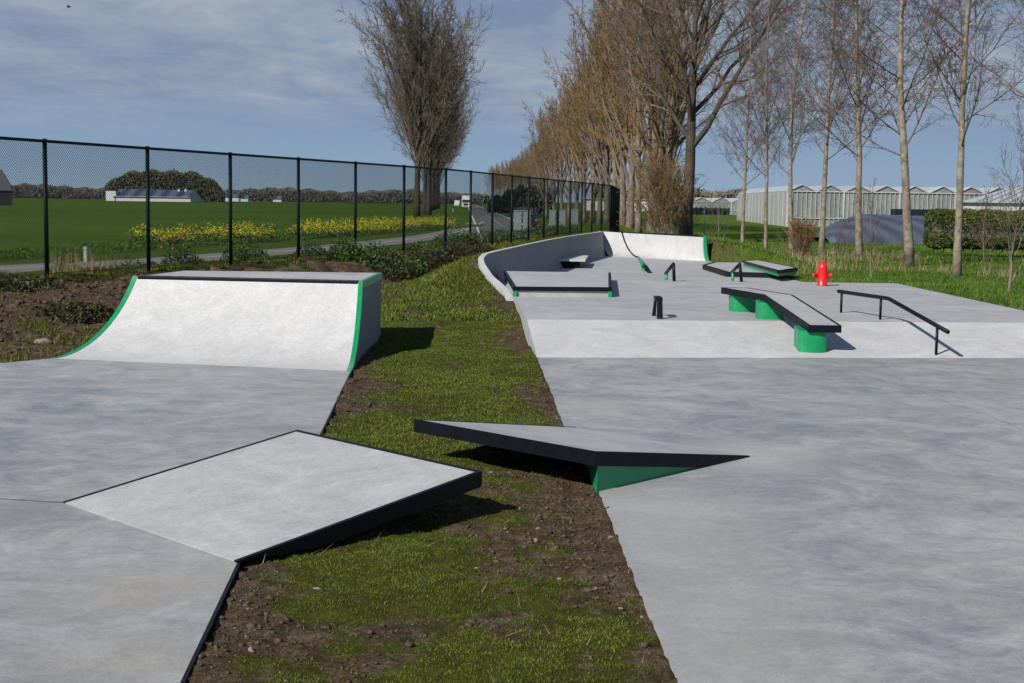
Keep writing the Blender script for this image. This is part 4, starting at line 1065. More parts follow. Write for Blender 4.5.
# C: big forked dark tree and willow stems at the end of the park
cfgC = dict(segs=[7, 5, 4, 2], up=[0.10, 0.06, 0.03, 0.0], wob=[0.10, 0.14, 0.2, 0.25], kids=[9, 7, 6], start=[0.2, 0.15, 0.1], ang=[38, 42, 45], len=[0.55, 0.5, 0.6], rk=[0.45, 0.5, 0.55], rmin=0.012)
limC = dict(n=15, start=0.33, end=0.97, el=52, len=0.6, r=0.62, shr=0.5)
cl = at(685, 232, -0.3)
make_tree('forked_tree', 'large dark bare tree with forking limbs behind the far quarter pipe', 'tree', 55, 17.0, 0.42, limC, cfgC, m_barkd, m_twig, None, (cl.x * 0.82, cl.y * 0.82, -0.5), 0.02)
cfgD = dict(segs=[6, 5, 4, 2], up=[0.12, 0.05, -0.04, -0.1], wob=[0.08, 0.12, 0.2, 0.25], kids=[8, 5, 5], start=[0.15, 0.12, 0.1], ang=[30, 36, 42], len=[0.5, 0.5, 0.6], rk=[0.45, 0.5, 0.55], rmin=0.013)
limD = dict(n=20, start=0.06, end=0.95, el=66, len=0.62, r=0.5, shr=0.5)
for k, (px, Y, s_, lab) in enumerate(((660, 96, 1.0, 'ochre many stemmed willow left of the large forked tree'), (650, 104, 0.95, 'ochre willow with upright stems, second behind the fence corner'))):
    make_tree('ochre_willow', lab, 'tree', 70 + k, 18.0, 0.42, limD, cfgD, m_barkg, m_twigo, 'ochre willows at the end of the park', ((px - 512) / F * Y, Y, ZF), 0.03)
make_tree('slim_poplar', 'slim bare tree with pale trunk right of the fence corner', 'tree', 90, 19.0, 0.24, dict(n=22, start=0.35, end=0.97, el=48, len=0.26, r=0.4), cfgC, m_barkg, m_twig, None, ((636.5 - 512) / F * 98, 98, ZF), 0.01)

# E: young poplars on the right lawn
cfgE = dict(segs=[6, 4, 3, 2], up=[0.07, 0.03, -0.01, -0.05], wob=[0.06, 0.12, 0.2, 0.25], kids=[9, 6, 4], start=[0.12, 0.1, 0.1], ang=[38, 42, 45], len=[0.45, 0.5, 0.6], rk=[0.5, 0.6, 0.6], rmin=0.0034)
limE = dict(n=44, start=0.26, end=0.98, el=40, elv=12, len=0.27, r=0.30, shr=0.5)
yp = [(742, 243, .105, 'first young poplar trunk, just right of the far quarter pipe'), (766.5, 246.5, .105, 'second young poplar from the left, before the greenhouse end wall'), (792, 249.2, .13, 'third young poplar from the left, at the greenhouse corner'),
      (821.5, 254.5, .125, 'fourth young poplar from the left, behind the red hydrant'), (859.7, 259.7, .155, 'fifth young poplar from the left, beside the film covered heap'), (909.7, 266.5, .19, 'thickest young poplar, standing in front of the film covered heap'), (957, 276, .13, 'slim young poplar standing before the clipped hedge')]
yp.append((1047, 291, .13, 'young poplar outside the right edge, its twigs reaching into view'))
protoE = [make_tree('young_poplar', 'x', 'tree', 101 + k * 7, 13.5, 0.105, limE, cfgE, m_barky, m_twigr, 'young poplars in a row on the lawn', (0, 0, 0), 0.024) for k in range(3)]
for k, (px, py, r_, lab) in enumerate(yp):
    p = at(px, py, 0.0); z = fence_z(p); q_ = protoE[k % 3]; sx_ = (r_ / 0.125) ** 0.75; sc3 = (sx_, sx_, 0.97 + 0.02 * (k % 4))
    if k < 3: q_.location = (p.x, p.y, z); q_.rotation_euler = (0, 0, k * 1.1); q_.scale = sc3; q_['label'] = lab
    else: dup(q_, (p.x, p.y, z), 0.7 + k * 1.7, lab, sc3)
for (px, Y, hh, lab) in ((657, 84, 4.2, 'reddish brown thicket of shoots at the foot of the ochre willows'), (670, 88, 3.6, 'brown twiggy shrub between the ochre willows and the forked tree'), (800, 50, 1.25, 'twiggy brown brush at the foot of the third and fourth poplars')):
    make_tree('brush_shrub', lab, 'shrub', int(px), hh, 0.03, dict(n=70, start=0.02, end=0.9, el=58, elv=14, len=0.9, r=0.6, shr=0.5), dict(segs=[5, 3, 2], up=[0.08, 0.05, 0.0], wob=[0.08, 0.12, 0.2], kids=[8, 4], start=[0.15, 0.1], ang=[26, 34], len=[0.45, 0.5], rk=[0.5, 0.6], rmin=0.010 if Y > 60 else 0.005), m_barkg, m_twigo, None, ((px - 512) / F * Y, Y, float(terrain(np.array([(px - 512) / F * Y]), np.array([float(Y)]))[0])), 0.03)
# saplings
cfgS = dict(segs=[5, 3, 2], up=[0.16, 0.1, 0.05], wob=[0.08, 0.12, 0.2], kids=[6, 4], start=[0.15, 0.1], ang=[32, 38], len=[0.5, 0.5], rk=[0.5, 0.6], rmin=0.0032)
for (px, py, hh, rr_, n_l, lab) in ((872, 275, 2.4, 0.030, 9, 'small forked sapling stem left of the thickest poplar'), (1007, 300, 3.2, 0.032, 16, 'thin bare sapling near the right edge of the lawn'), (719.5, 240.5, 3.0, 0.035, 14, 'thin bare sapling just right of the far quarter pipe'), (842, 262, 1.6, 0.014, 14, 'low twiggy bush between the fourth and fifth poplars'), (985, 268, 2.3, 0.024, 16, 'twiggy bare bush growing in front of the hedge')):
    p = at(px, py, 0.05); lim = dict(n=n_l, start=0.12, end=0.97, el=58, elv=8, len=0.42, r=0.55, shr=0.4)
    make_tree('sapling', lab, 'sapling', int(px), hh, rr_, lim, cfgS, m_barkg, m_twigr, 'bare saplings and bushes on the lawn', (p.x, p.y, fence_z(p)), 0.03)
pp_ = at(704, 234, 0.0); lp = thing('thin_pole', 'thin grey metal pole standing right of the far quarter pipe', 'pole', (pp_.x, pp_.y, -0.1))
MB().tube([(pp_.x, pp_.y, -.3), (pp_.x, pp_.y, 2.1)], 0.04, 8).obj('shaft', m_cab, lp, smooth=True)
MB().lathe((pp_.x, pp_.y, 2.1), [(0.055, -0.03), (0.055, 0.03), (0, 0.06)], 8).obj('cap', m_cab, lp)

# ------------------------------------------------------------------ leaf clouds: hedge, weeds, flowers, woods
def leaf_cloud(P, size, rg=rng, stretch=(1, 1, 1)):
    n = len(P); a = rg.normal(0, 1, (n, 3)); a /= np.linalg.norm(a, axis=1, keepdims=True); c = rg.normal(0, 1, (n, 3)); c = np.cross(a, c); c /= np.linalg.norm(c, axis=1, keepdims=True)
    s = (size if np.ndim(size) else np.full(n, size))[:, None]; s = s * rg.uniform(0.6, 1.3, (n, 1)); st = np.array(stretch)
    V = np.stack([P + a * s * st, P - a * s * 0.5 * st + c * s * 0.6 * st, P - a * s * 0.5 * st - c * s * 0.6 * st], 1).reshape(-1, 3)
    return V, np.arange(3 * n).reshape(-1, 3)
# hedge
ha = at(932, 247, -0.05); hY = ha.y; hx0 = at_y(925, 240, hY + 1.0).x
n = 90000; u = rng.random(n); X = hx0 + u * 15; Yc = hY + 1.2 + 0.06 * (X - hx0)
Hh = 1.80 + 0.18 * (fbm(X, X * 0 + 2, 0.8, 3) - 0.5)
ang = rng.uniform(0, 2 * np.pi, n); rr_ = np.clip(1 - np.abs(rng.normal(0, 0.10, n)), 0.3, 1.1) * (0.88 + 0.34 * fbm(X * 1.3, ang * 1.2, 1.6, 4))
sq = lambda c: np.sign(c) * np.abs(c) ** 0.55
ends = sm(0, 0.7, X - hx0 + 0.12)
Z = Hh / 2 + sq(np.sin(ang)) * rr_ * Hh / 2 * (0.75 + .25 * ends); Yv = Yc + sq(np.cos(ang)) * rr_ * 0.9 * ends
V, Fa = leaf_cloud(np.stack([X, Yv, Z - 0.12], 1), 0.055)
hd = thing('hedge', 'dense clipped dark green hedge at the right edge behind the lawn', 'hedge', (hx0 + 5, hY + 1, 0))
r = np.repeat(np.clip(rng.normal(0.5, 0.25, len(Fa)), 0, 1), 3)
m_hl = leaf_mat('hedge_leaves', (0.030, 0.050, 0.010), (0.15, 0.185, 0.035))
np_obj('foliage', V, Fa, m_hl, hd, attr={'rnd': r})
b = MB(); 
for k in range(30): xx = hx0 + 0.5 + k * 0.48; b.tube([(xx, hY + 1.2 + .06 * (xx - hx0), -0.3), (xx + .05, hY + 1.2 + .06 * (xx - hx0), 0.9)], 0.03, 5)
b.obj('stems', m_barkd, hd)
MB().prism([(hx0 + .35, hY + 0.65), (hx0 + 15, hY + 1.5), (hx0 + 15, hY + 2.5), (hx0 + .35, hY + 1.75)], 0.1, 1.22).obj('inner_growth', m_wood, hd)

# weeds by the fence
m_wl = leaf_mat('weed_leaves', (0.016, 0.034, 0.008), (0.075, 0.13, 0.028))
def weed(px, py, w, h, n, label, z=None, flowers=0, seed=0):
    n = int(n * 1.7)
    p = at(px, py, 0.38) if z is None else at(px, py, z)
    rg = np.random.default_rng(seed + int(px)); zg = fence_z(p)
    th = rg.uniform(0, 2 * np.pi, n); rad = np.sqrt(rg.random(n)) * w / 2; zz_ = rg.random(n) ** 0.8 * h * np.sqrt(np.clip(1 - (rad / (w / 2)) ** 2, 0, 1)) * (0.6 + 0.8 * fbm(th * 2, rad * 9, 1.5, 2))
    P = np.stack([p.x + rad * np.cos(th), p.y + rad * np.sin(th), zg + zz_], 1)
    V, Fa = leaf_cloud(P, 0.030 * (w / 0.8) ** 0.5, rg)
    t = thing('weed_plant', label, 'plant', (p.x, p.y, zg), 'leafy weeds along the fence')
    np_obj('foliage', V, Fa, m_wl, t, attr={'rnd': np.repeat(rg.random(len(Fa)), 3)})
    b = MB()
    for k in range(7):
        a = k * 0.9; b.tube([(p.x, p.y, zg - .03), (p.x + math.cos(a) * w * .22, p.y + math.sin(a) * w * .22, zg + h * .8)], [0.009, 0.004], 4)
    b.obj('stems', m_leaf, t)
    if flowers:
        th = rg.uniform(0, 6.28, flowers); rad = np.sqrt(rg.random(flowers)) * w * .5; P = np.stack([p.x + rad * np.cos(th), p.y + rad * np.sin(th), zg + h * rg.uniform(0.75, 1.25, flowers)], 1)
        V, Fa = leaf_cloud(P, 0.022, rg); np_obj('flowers', V, Fa, m_yellow, t)['kind'] = 'stuff'
wd = [(68, 268, .9, .45, 700, 'leafy weed in front of the second fence bay at the far left', 0), (180, 266, .8, .5, 700, 'weed with a few yellow flowers just above the ramp deck, left', 22), (235, 259, .7, .45, 600, 'leafy weed behind the deck beside the third fence post', 14),
      (250, 258, 1.0, .42, 800, 'low spreading weed behind the middle of the deck', 0), (345, 262, 0.9, .62, 1300, 'tall dark leafy weed at the deck corner', 0), (372, 262, 1.3, .5, 1500, 'broad bramble clump right of the deck corner', 0), (400, 262, 1.4, .42, 1300, 'low bramble clump on the soil bank right of the ramp', 0),
      (425, 256, 1.2, .4, 900, 'leafy clump below the fence kink', 0), (310, 256, .9, .4, 700, 'leafy weed beside the fence post behind the deck corner', 0), (455, 247, 1.5, .55, 900, 'leafy clump right of the fence kink', 20), (480, 243, 1.6, .5, 800, 'leafy clump above the left end of the curved wall', 26), (132, 268, .6, .3, 300, 'small weed at the left end of the ramp deck', 5),
      (505, 240, 1.6, .5, 800, 'yellow flowering weed left of the grey cabinet', 40), (540, 236, 1.6, .45, 700, 'yellow flowering weed right of the first grey cabinets', 50), (562, 233, 1.8, .5, 700, 'yellow flowering weed below the farthest cabinets', 50), (585, 231, 1.8, .4, 600, 'green weed clump near the fence corner', 10)]
for w_ in wd: weed(w_[0], w_[1], w_[2], w_[3], w_[4], w_[5], None, w_[6])

m_brm = leaf_mat('bramble_leaves', (0.014, 0.016, 0.006), (0.060, 0.058, 0.020))
m_wl2, m_wl = m_wl, m_brm
for (px, py, w_, h_, lab) in ((392, 272, 1.1, .42, 'dark bramble clump closest to the right rear corner of the ramp deck'), (408, 268, 1.2, .40, 'dark bramble clump second from the ramp deck on the bare bank'), (424, 265, 1.3, .36, 'dark bramble clump in the middle of the bare bank'), (441, 262, 1.4, .34, 'dark bramble clump fourth from the ramp deck on the bare bank'), (458, 259, 1.4, .30, 'dark bramble clump second from the rounded end of the curved wall'), (472, 257, 1.2, .28, 'dark bramble clump closest to the rounded end of the curved wall'), (25, 300, 1.3, .26, 'dark low scrub on the soil at the far left edge'), (75, 312, 1.2, .22, 'dark low scrub on the soil left of the quarter pipe')):
    weed(px, py, w_, h_, 900, lab, 0.2)
m_wl = m_wl2
# flower strip beyond the side road
d_ = Vector((PC_.x - PA.x, PC_.y - PA.y, 0)); Ld = d_.length; d_.normalize(); nl_ = Vector((-d_.y, d_.x, 0))
PV = []; FV = []
for c in range(330):
    sc0 = rng.uniform(0.03, 1.12) * Ld
    if fbm(np.array([sc0]), np.array([1.0]), 0.16, 3)[0] + 0.16 * (sc0 / Ld > .3) < 0.50: continue
    oc = rng.normal(1.9, 0.85); rc_ = rng.uniform(0.35, 0.95); hc = rng.uniform(0.55, 1.25); m = int(330 * rc_)
    th = rng.uniform(0, 6.28, m); rr1 = np.sqrt(rng.random(m)) * rc_; zc = hc * (1 - 0.5 * (rr1 / rc_) ** 2) * rng.random(m) ** 0.55
    a1 = sc0 + rr1 * np.cos(th); a2 = oc + rr1 * np.sin(th)
    PV.append(np.stack([PA.x + d_.x * a1 + nl_.x * a2, PA.y + d_.y * a1 + nl_.y * a2, ZF + zc], 1)); FV.append((zc > hc * 0.45) & (rng.random(m) < 0.75))
PV = np.concatenate(PV); FV = np.concatenate(FV)
V, Fa = leaf_cloud(PV, np.where(FV, 0.05, 0.07))
tag(np_obj('rapeseed_flowers', V, Fa, [m_leaf, m_yellow], mi=FV.astype(int)), 'strip of yellow rapeseed flowers between the side road and the wheat field', 'flowers', kind='stuff')
# taller verge grass along it
n = 60000; s2_ = rng.uniform(-0.1, 1.3, n) * Ld; o2 = rng.uniform(0.2, 4.2, n)
V, Fa = leaf_cloud(np.stack([PA.x + d_.x * s2_ + nl_.x * o2, PA.y + d_.y * s2_ + nl_.y * o2, ZF + rng.random(n) * 0.2], 1), 0.05)
tag(np_obj('verge_grass', V, Fa, m_lawn, attr={'rnd': np.repeat(rng.random(n) * 0.7, 3)}), 'green verge grass beyond the side road', 'grass', kind='stuff')

# far woods
def wood(name, label, pxs, Y, topf, n, size, mat, depth=30, ybase=None):
    px = rng.uniform(pxs[0], pxs[1], n); dy = rng.random(n) * depth; Yv = Y + dy
    X = (px - 512) / F * Yv; top = topf(px) * Yv / F
    z = ZF + rng.random(n) ** 0.75 * (H - ZF + top) * (0.95 + 0.08 * fbm(X, dy * 0, 0.3, 3)) * rng.normal(1, 0.03, n)
    V, Fa = leaf_cloud(np.stack([X, Yv, z], 1), size, rng, (1, 1, 1.5))
    return tag(np_obj(name, V, Fa, mat), label, 'woodland', kind='stuff')
wood('far_woodland', 'low bare woodland along the left horizon', (-60, 480), 900, lambda x: 8 + 1.5 * np.sin(x * .05) + 0.8 * np.sin(x * .31), 150000, 0.5, m_wood, 40)
wood('near_woodland', 'rounded dark wood behind the long barn', (102, 224), 700, lambda x: 23.5 * np.clip(1 - ((x - 163) / 64.0) ** 4, 0.0, 1) + 1.2 * np.sin(x * .3), 170000, 0.45, m_woodg, 40)
wood('right_woodland', 'low brown wood behind the greenhouses', (590, 760), 800, lambda x: 12 + 2 * np.sin(x * .13), 22000, 1.3, m_wood, 40)
wood('roadside_brush', 'brown green undergrowth beneath the distant trees right of the road', (486, 552), 290, lambda x: 1.5 + 13 * sm(486, 520, x) + 2 * np.sin(x * .5), 26000, 0.30, m_woodg, 30)
wood('road_end_woodland', 'thin dark trees where the road vanishes', (440, 500), 1100, lambda x: 5 + 1.0 * np.sin(x * .9), 6000, 1.5, m_wood, 40)

# ------------------------------------------------------------------ far buildings
def gable(b, x0, x1, y0, y1, z0, ze, zr, mi_w=0, mi_r=1):
    "long building, ridge parallel to x"
    ym = (y0 + y1) / 2
    b.add([(x0, y0, z0), (x1, y0, z0), (x1, y1, z0), (x0, y1, z0), (x0, y0, ze), (x1, y0, ze), (x1, y1, ze), (x0, y1, ze), (x0, ym, zr), (x1, ym, zr)],
          [(0, 1, 5, 4), (2, 3, 7, 6), (1, 2, 6, 9, 5), (3, 0, 4, 8, 7)], mi_w)
Yb = 640; X0, X1 = (108 - 512) / F * Yb, (190 - 512) / F * Yb
bn = thing('long_barn', 'long low barn with a blue grey solar roof on the left horizon', 'barn', ((X0 + X1) / 2, Yb, ZF))
b = MB(); gable(b, X0 + 3, X1, Yb, Yb + 22, ZF, 1.6, 4.6); b.obj('wall', m_white, bn)
b = MB(); b.add([(X0 + 2, Yb - .6, 1.3), (X1 + 1, Yb - .6, 1.3), (X1 + 1, Yb + 11, 4.8), (X0 + 2, Yb + 11, 4.8), (X1 + 1, Yb + 22.6, 1.3), (X0 + 2, Yb + 22.6, 1.3)], [(0, 1, 2, 3), (3, 2, 4, 5)]); b.obj('roof', m_solar, bn)
MB().box((X0 + 1.2, Yb + 3, 1.6), (4.5, 6, 4.4)).obj('end_block', m_white, bn)
for dx in (-6, -3): MB().lathe((X1 + dx, Yb + 4, 4.0), [(0.6, 0), (0.6, 0.9), (0, 1.2)], 8).obj('roof_vent', m_white, bn)
Yb = 300; X1 = (12.5 - 512) / F * Yb
db = thing('dark_barn', 'dark barn with steep blue grey roof cut by the left edge of the picture', 'barn', (X1 - 8, Yb, ZF))
b = MB(); k_ = (Yb + 14) / Yb; b.prism([(X1 - 16, Yb), (X1, Yb), (X1 * k_, Yb + 14), (X1 * k_ - 16, Yb + 14)], ZF, 2.6); b.obj('wall', m_carp, db)
b = MB(); b.add([(X1 - 16.5, Yb - .5, 2.5), (X1 + .2, Yb - .5, 2.5), (X1 * k_ + .2, Yb + 14.5, 2.5), (X1 * k_ - 16.5, Yb + 14.5, 2.5), (X1 - 4.5, Yb + 7, 7.0), (X1 - 12, Yb + 7, 7.0)], [(0, 1, 4, 5), (1, 2, 4), (2, 3, 5, 4), (3, 0, 5)]); b.obj('roof', m_caba, db)
for (px, Yb, w, h, lab) in ((232, 820, 8, 3.2, 'small pale farmhouse right of the rounded wood'), (243, 830, 6, 2.6, 'small pale shed beside the farmhouse on the horizon'), (277, 860, 5, 2.2, 'tiny white shed on the horizon above the flowers')):
    X = (px - 512) / F * Yb; h = h * .7; t = thing('farmhouse', lab, 'house', (X, Yb, ZF), 'small white farm buildings on the horizon')
    b = MB(); b.box((X, Yb, ZF + h / 2), (w, 6, h)); b.obj('wall', m_white, t)
    b = MB(); b.add([(X - w / 2 - .3, Yb - 3.3, ZF + h), (X + w / 2 + .3, Yb - 3.3, ZF + h), (X + w / 2 + .3, Yb, ZF + h + 2), (X - w / 2 - .3, Yb, ZF + h + 2), (X + w / 2 + .3, Yb + 3.3, ZF + h), (X - w / 2 - .3, Yb + 3.3, ZF + h)], [(0, 1, 2, 3), (3, 2, 4, 5)]); b.obj('roof', m_solar, t)

# greenhouses: ridges run away from us
def greenhouse(name, label, x0, x1, y0, y1, zb, ze, rid, bay, mull, group, wall_left=m_ghw, solid_front=m_gh, yshift=0.0):
    t = thing(name, label, 'greenhouse', ((x0 + x1) / 2, y0, zb), group)
    nb_ = max(1, int(round((x1 - x0) / bay))); bay = (x1 - x0) / nb_
    b = MB(); V = []; f = []
    for k in range(nb_):
        a, c = x0 + k * bay, x0 + (k + 1) * bay; m_ = (a + c) / 2
        b.add([(a, y0, zb), (c, y0, zb), (c, y0, ze), (m_, y0, ze + rid), (a, y0, ze)], [(0, 1, 2, 3, 4)])
    b.obj('front_wall', solid_front, t)
    b = MB(); lx = (y1 - y0) * yshift
    b.add([(x0, y0 + .02, zb), (x0 + lx, y1, zb), (x0 + lx, y1, ze), (x0, y0 + .02, ze)], [(0, 3, 2, 1)]); sw = b
    b = MB()
    for k in range(nb_):
        a, c = x0 + k * bay, x0 + (k + 1) * bay; m_ = (a + c) / 2
        b.add([(a, y0 - .1, ze + .03), (m_, y0 - .1, ze + rid + .03), (c, y0 - .1, ze + .03), (a + lx, y1, ze + .03), (m_ + lx, y1, ze + rid + .03), (c + lx, y1, ze + .03)], [(0, 3, 4, 1), (1, 4, 5, 2)])
    b.obj('roof', m_ghr, t)
    b = MB(); n_m = int((x1 - x0) / mull)
    for k in range(n_m + 1):
        xx = x0 + k * mull; big = (k % int(round(bay * 2 / mull)) == 0); b.box((xx, y0 - .08, (zb + ze) / 2), (0.2 if big else 0.05, 0.1, ze - zb))
    b.box(((x0 + x1) / 2, y0 - .1, ze), (x1 - x0, 0.12, 0.10)); b.box(((x0 + x1) / 2, y0 - .1, zb + 1.0), (x1 - x0, 0.1, 0.08))
    for k in range(nb_):
        a, c = x0 + k * bay, x0 + (k + 1) * bay; m_ = (a + c) / 2
        b.tube([(a, y0 - .12, ze), (m_, y0 - .12, ze + rid), (c, y0 - .12, ze)], 0.06, 4)
    b.obj('front_frame', m_whitef, t)
    b = sw; nn_ = int((y1 - y0) / 4)
    for k in range(nn_ + 1):
        u = k / nn_; b.box((x0 + lx * u, y0 + .1 + (y1 - y0 - .2) * u, (zb + ze) / 2), (0.05, 0.08, ze - zb), 0, 1)
    b.obj('side_wall', [wall_left, m_whitef], t)
    MB().box((x0 - .02, y0, (zb + ze) / 2), (0.3, 0.3, ze - zb)).obj('corner_post', m_whitef, t)
    return t
gc = at(787, 226.8, ZF); ge = at(737, 220.3, ZF); print('gh', gc, ge)
ghH = at_y(800, 191.3, gc.y).z
greenhouse('greenhouse', 'large glass greenhouse with white end wall and saw tooth roof behind the poplars', gc.x, gc.x + 66, gc.y, ge.y, ZF, ghH, 0.75, 3.1, 0.52, 'glass greenhouses on the right', yshift=(ge.x - gc.x) / (ge.y - gc.y))
Yg = 330; greenhouse('greenhouse', 'smaller distant greenhouse row left of the large one', (689 - 512) / F * Yg, (748 - 512) / F * Yg, Yg, Yg + 60, ZF, 2.3, 1.0, 4.6, 1.15, 'glass greenhouses on the right')
Yg = 118; X0 = at_y(962, 200, Yg).x; 
t = thing('glass_shed', 'low glasshouse with white sloping roof behind the hedge at the right edge', 'greenhouse', (X0 + 8, Yg, ZF), 'glass greenhouses on the right')
b = MB(); b.prism([(X0, Yg), (X0 + 22, Yg), (X0 + 26, Yg + 18), (X0 * (Yg + 18) / Yg, Yg + 18)], ZF, 2.25); b.obj('wall', m_ghw, t)
b = MB()
b.add([(X0 - .4, Yg - .3, 2.25), (X0 + 22, Yg - .3, 2.25), (X0 + 22, Yg + 9, 3.9), (X0 + 8, Yg + 9, 3.9), (X0 + 22, Yg + 18, 2.3), (X0 * (Yg + 18) / Yg - .4, Yg + 18, 2.3)], [(0, 1, 2, 3), (3, 2, 4, 5), (0, 3, 5)]); b.obj('roof', m_ghr, t)
b = MB()
for k in range(24): b.tube([(X0 + 1 + k * .95 * 1.0, Yg - .32, 2.3), (X0 + 8 + k * .61, Yg + 9 - .05, 3.95)], 0.035, 4)
b.obj('roof_bars', m_whitef, t)
b = MB()
for k in range(5):
    xx = X0 + 9 + k * 2.8; b.add([(xx, Yg + 6, 3.40), (xx + 1.6, Yg + 6, 3.40), (xx + 1.6, Yg + 8.5, 4.35), (xx, Yg + 8.5, 4.35)], [(0, 1, 2, 3)])
b.obj('roof_vent', m_cab, t)
Yg = 420; X0, X1 = (585 - 512) / F * Yg, (692 - 512) / F * Yg
t = thing('white_shed', 'long low white building seen between the trunks beyond the fence corner', 'building', ((X0 + X1) / 2, Yg, ZF))
MB().box(((X0 + X1) / 2, Yg + 10, ZF + 1.7), (X1 - X0, 20, 3.4)).obj('wall', m_white, t)
MB().box(((X0 + X1) / 2, Yg + 10, ZF + 3.5), (X1 - X0 + 1, 21, 0.25)).obj('roof', m_ghr, t)
Yg = 325; X0, X1 = (689 - 512) / F * Yg, (726 - 512) / F * Yg
t = thing('dark_screen', 'dark low screen wall in front of the distant greenhouse row', 'wall', ((X0 + X1) / 2, Yg, ZF))
MB().box(((X0 + X1) / 2, Yg, ZF + 0.75), (X1 - X0, 0.4, 1.5)).obj('panel', m_carp, t)
b = MB()
for k in range(9): b.box((X0 + (X1 - X0) * k / 8, Yg - .3, ZF + .85), (0.25, 0.2, 1.7))
b.obj('posts', m_fence, t)
# film covered heap
ta0, ta1 = at(829, 240, -0.35), at(990, 243, -0.35)
b = MB(); V = []; nx_, nk = 40, 14; Yt = ta0.y
for i in range(nx_ + 1):
    u = i / nx_; x = ta0.x + (ta1.x - ta0.x) * u; hgt = (1.55 * min(1, (u / 0.28)) ** 0.55) * (1 - 0.12 * u) + 0.02
    for k in range(nk + 1):
        a = math.pi * k / nk; yy = Yt + 2.8 - math.cos(a) * 2.8; V.append((x + 0.05 * random.random(), yy, -0.55 + (hgt + .35) * math.sin(a) ** 0.95 * random.uniform(0.985, 1.015)))
b.add(V, [(i * (nk + 1) + k, i * (nk + 1) + k + 1, (i + 1) * (nk + 1) + k + 1, (i + 1) * (nk + 1) + k) for i in range(nx_) for k in range(nk)])
tag(b.obj('covered_heap', m_tarp, smooth=True), 'long rounded heap under blue grey plastic film behind the poplars', 'covered heap')
pd = at_y(895, 212, 120); t = thing('dark_trailer', 'dark flat trailer behind the film covered heap', 'trailer', (pd.x + 1.5, 120, ZF))
MB().box((pd.x + 1.5, 120, 1.35), (3.4, 1.5, 0.55)).obj('bed', m_carp, t)
for dx in (0.5, 2.5): MB().tube([(pd.x + dx, 119.4, 0.1), (pd.x + dx, 119.7, 0.1)], 0.5, 14).obj('wheel', m_tyre, t)
MB().box((pd.x + 1.5, 120, .6), (2.6, 1.2, 0.9)).obj('chassis', m_carp, t)

# ------------------------------------------------------------------ roadside cabinets, car, truck
cabs = [(513.8, 522.2, 211, 228.5, 112, 'wide grey roadside cabinet standing left in the near pair'), (523.2, 530.8, 211, 228, 112, 'narrow grey roadside cabinet standing right in the near pair'), (549.5, 556, 210.3, 225.5, 135, 'grey cabinet left of the middle one behind the fence'), (559.5, 566, 210.3, 225, 135, 'grey cabinet second from the right behind the fence'), (570, 578.5, 209.5, 223.5, 145, 'pale grey cabinet at the right end of the row behind the fence')]
for (xa, xb, ya, yb, Y, lab) in cabs:
    a = at_y(xa, ya, Y); c = at_y(xb, ya, Y); t = thing('roadside_cabinet', lab, 'cabinet', ((a.x + c.x) / 2, Y, ZF), 'grey metal roadside cabinets')
    w = c.x - a.x; cx = (a.x + c.x) / 2
    MB().box((cx, Y + .25, (a.z + ZF + .12) / 2), (w, 0.5, a.z - ZF - .12)).obj('body', m_cab, t, bevel=0.02)
    MB().box((cx, Y + .25, a.z + .03), (w + .06, 0.58, 0.06)).obj('lid', m_cab, t)
    MB().box((cx, Y + .25, ZF + .03), (w - .04, 0.44, 0.18)).obj('plinth', m_caba, t)
    MB().box((cx, Y - .012, (a.z + ZF) / 2), (w - .1, 0.02, a.z - ZF - .4)).obj('door', m_cab, t)
def wheel(par, x, y, z, r, w):
    o = MB().tube([(x - w / 2, y, z), (x + w / 2, y, z)], r, 20).obj('wheel', m_tyre, par, smooth=False)
    MB().tube([(x - w / 2 - .01, y, z), (x + w / 2 + .01, y, z)], r * .55, 14).obj('rim', m_whitef, o)
Yc = 117; cxx = (523.0 - 512) / F * Yc; car = thing('car', 'dark car facing us, half hidden by the near roadside cabinets', 'car', (cxx, Yc, ZF))
def body_loft(secs, name, mat, parent):
    "secs: list of (y, halfwidth, z0, z1)"
    b = MB(); V = []
    for (y, hw, z0, z1, hw2) in secs: V += [(cxx - hw, y, z0), (cxx - hw, y, z0 + (z1 - z0) * .6), (cxx - hw2, y, z1), (cxx + hw2, y, z1), (cxx + hw, y, z0 + (z1 - z0) * .6), (cxx + hw, y, z0)]
    f = [(i * 6 + k, i * 6 + (k + 1) % 6, i * 6 + 6 + (k + 1) % 6, i * 6 + 6 + k) for i in range(len(secs) - 1) for k in range(6)]
    f += [(5, 4, 3, 2, 1, 0), tuple(range((len(secs) - 1) * 6, len(secs) * 6))]
    b.add(V, f); return b.obj(name, mat, parent, bevel=0.03)
z = ZF
body_loft([(Yc - .1, .78, z + .3, z + .72, .7), (Yc + .25, .88, z + .22, z + .9, .78), (Yc + 1.2, .9, z + .22, z + 1.02, .8), (Yc + 3.9, .9, z + .22, z + 1.05, .82), (Yc + 4.3, .82, z + .3, z + .95, .75)], 'body', m_carp, car)
body_loft([(Yc + 1.15, .80, z + .95, z + 1.03, .74), (Yc + 1.9, .78, z + .95, z + 1.56, .6), (Yc + 3.2, .78, z + .95, z + 1.56, .6), (Yc + 4.1, .76, z + .95, z + 1.06, .7)], 'cabin', m_carp, car)
b = MB().add([(cxx - .68, Yc + 1.12, z + 1.06), (cxx + .68, Yc + 1.12, z + 1.06), (cxx + .55, Yc + 1.84, z + 1.53), (cxx - .55, Yc + 1.84, z + 1.53)], [(0, 1, 2, 3)]); b.obj('windscreen', m_glass, car)
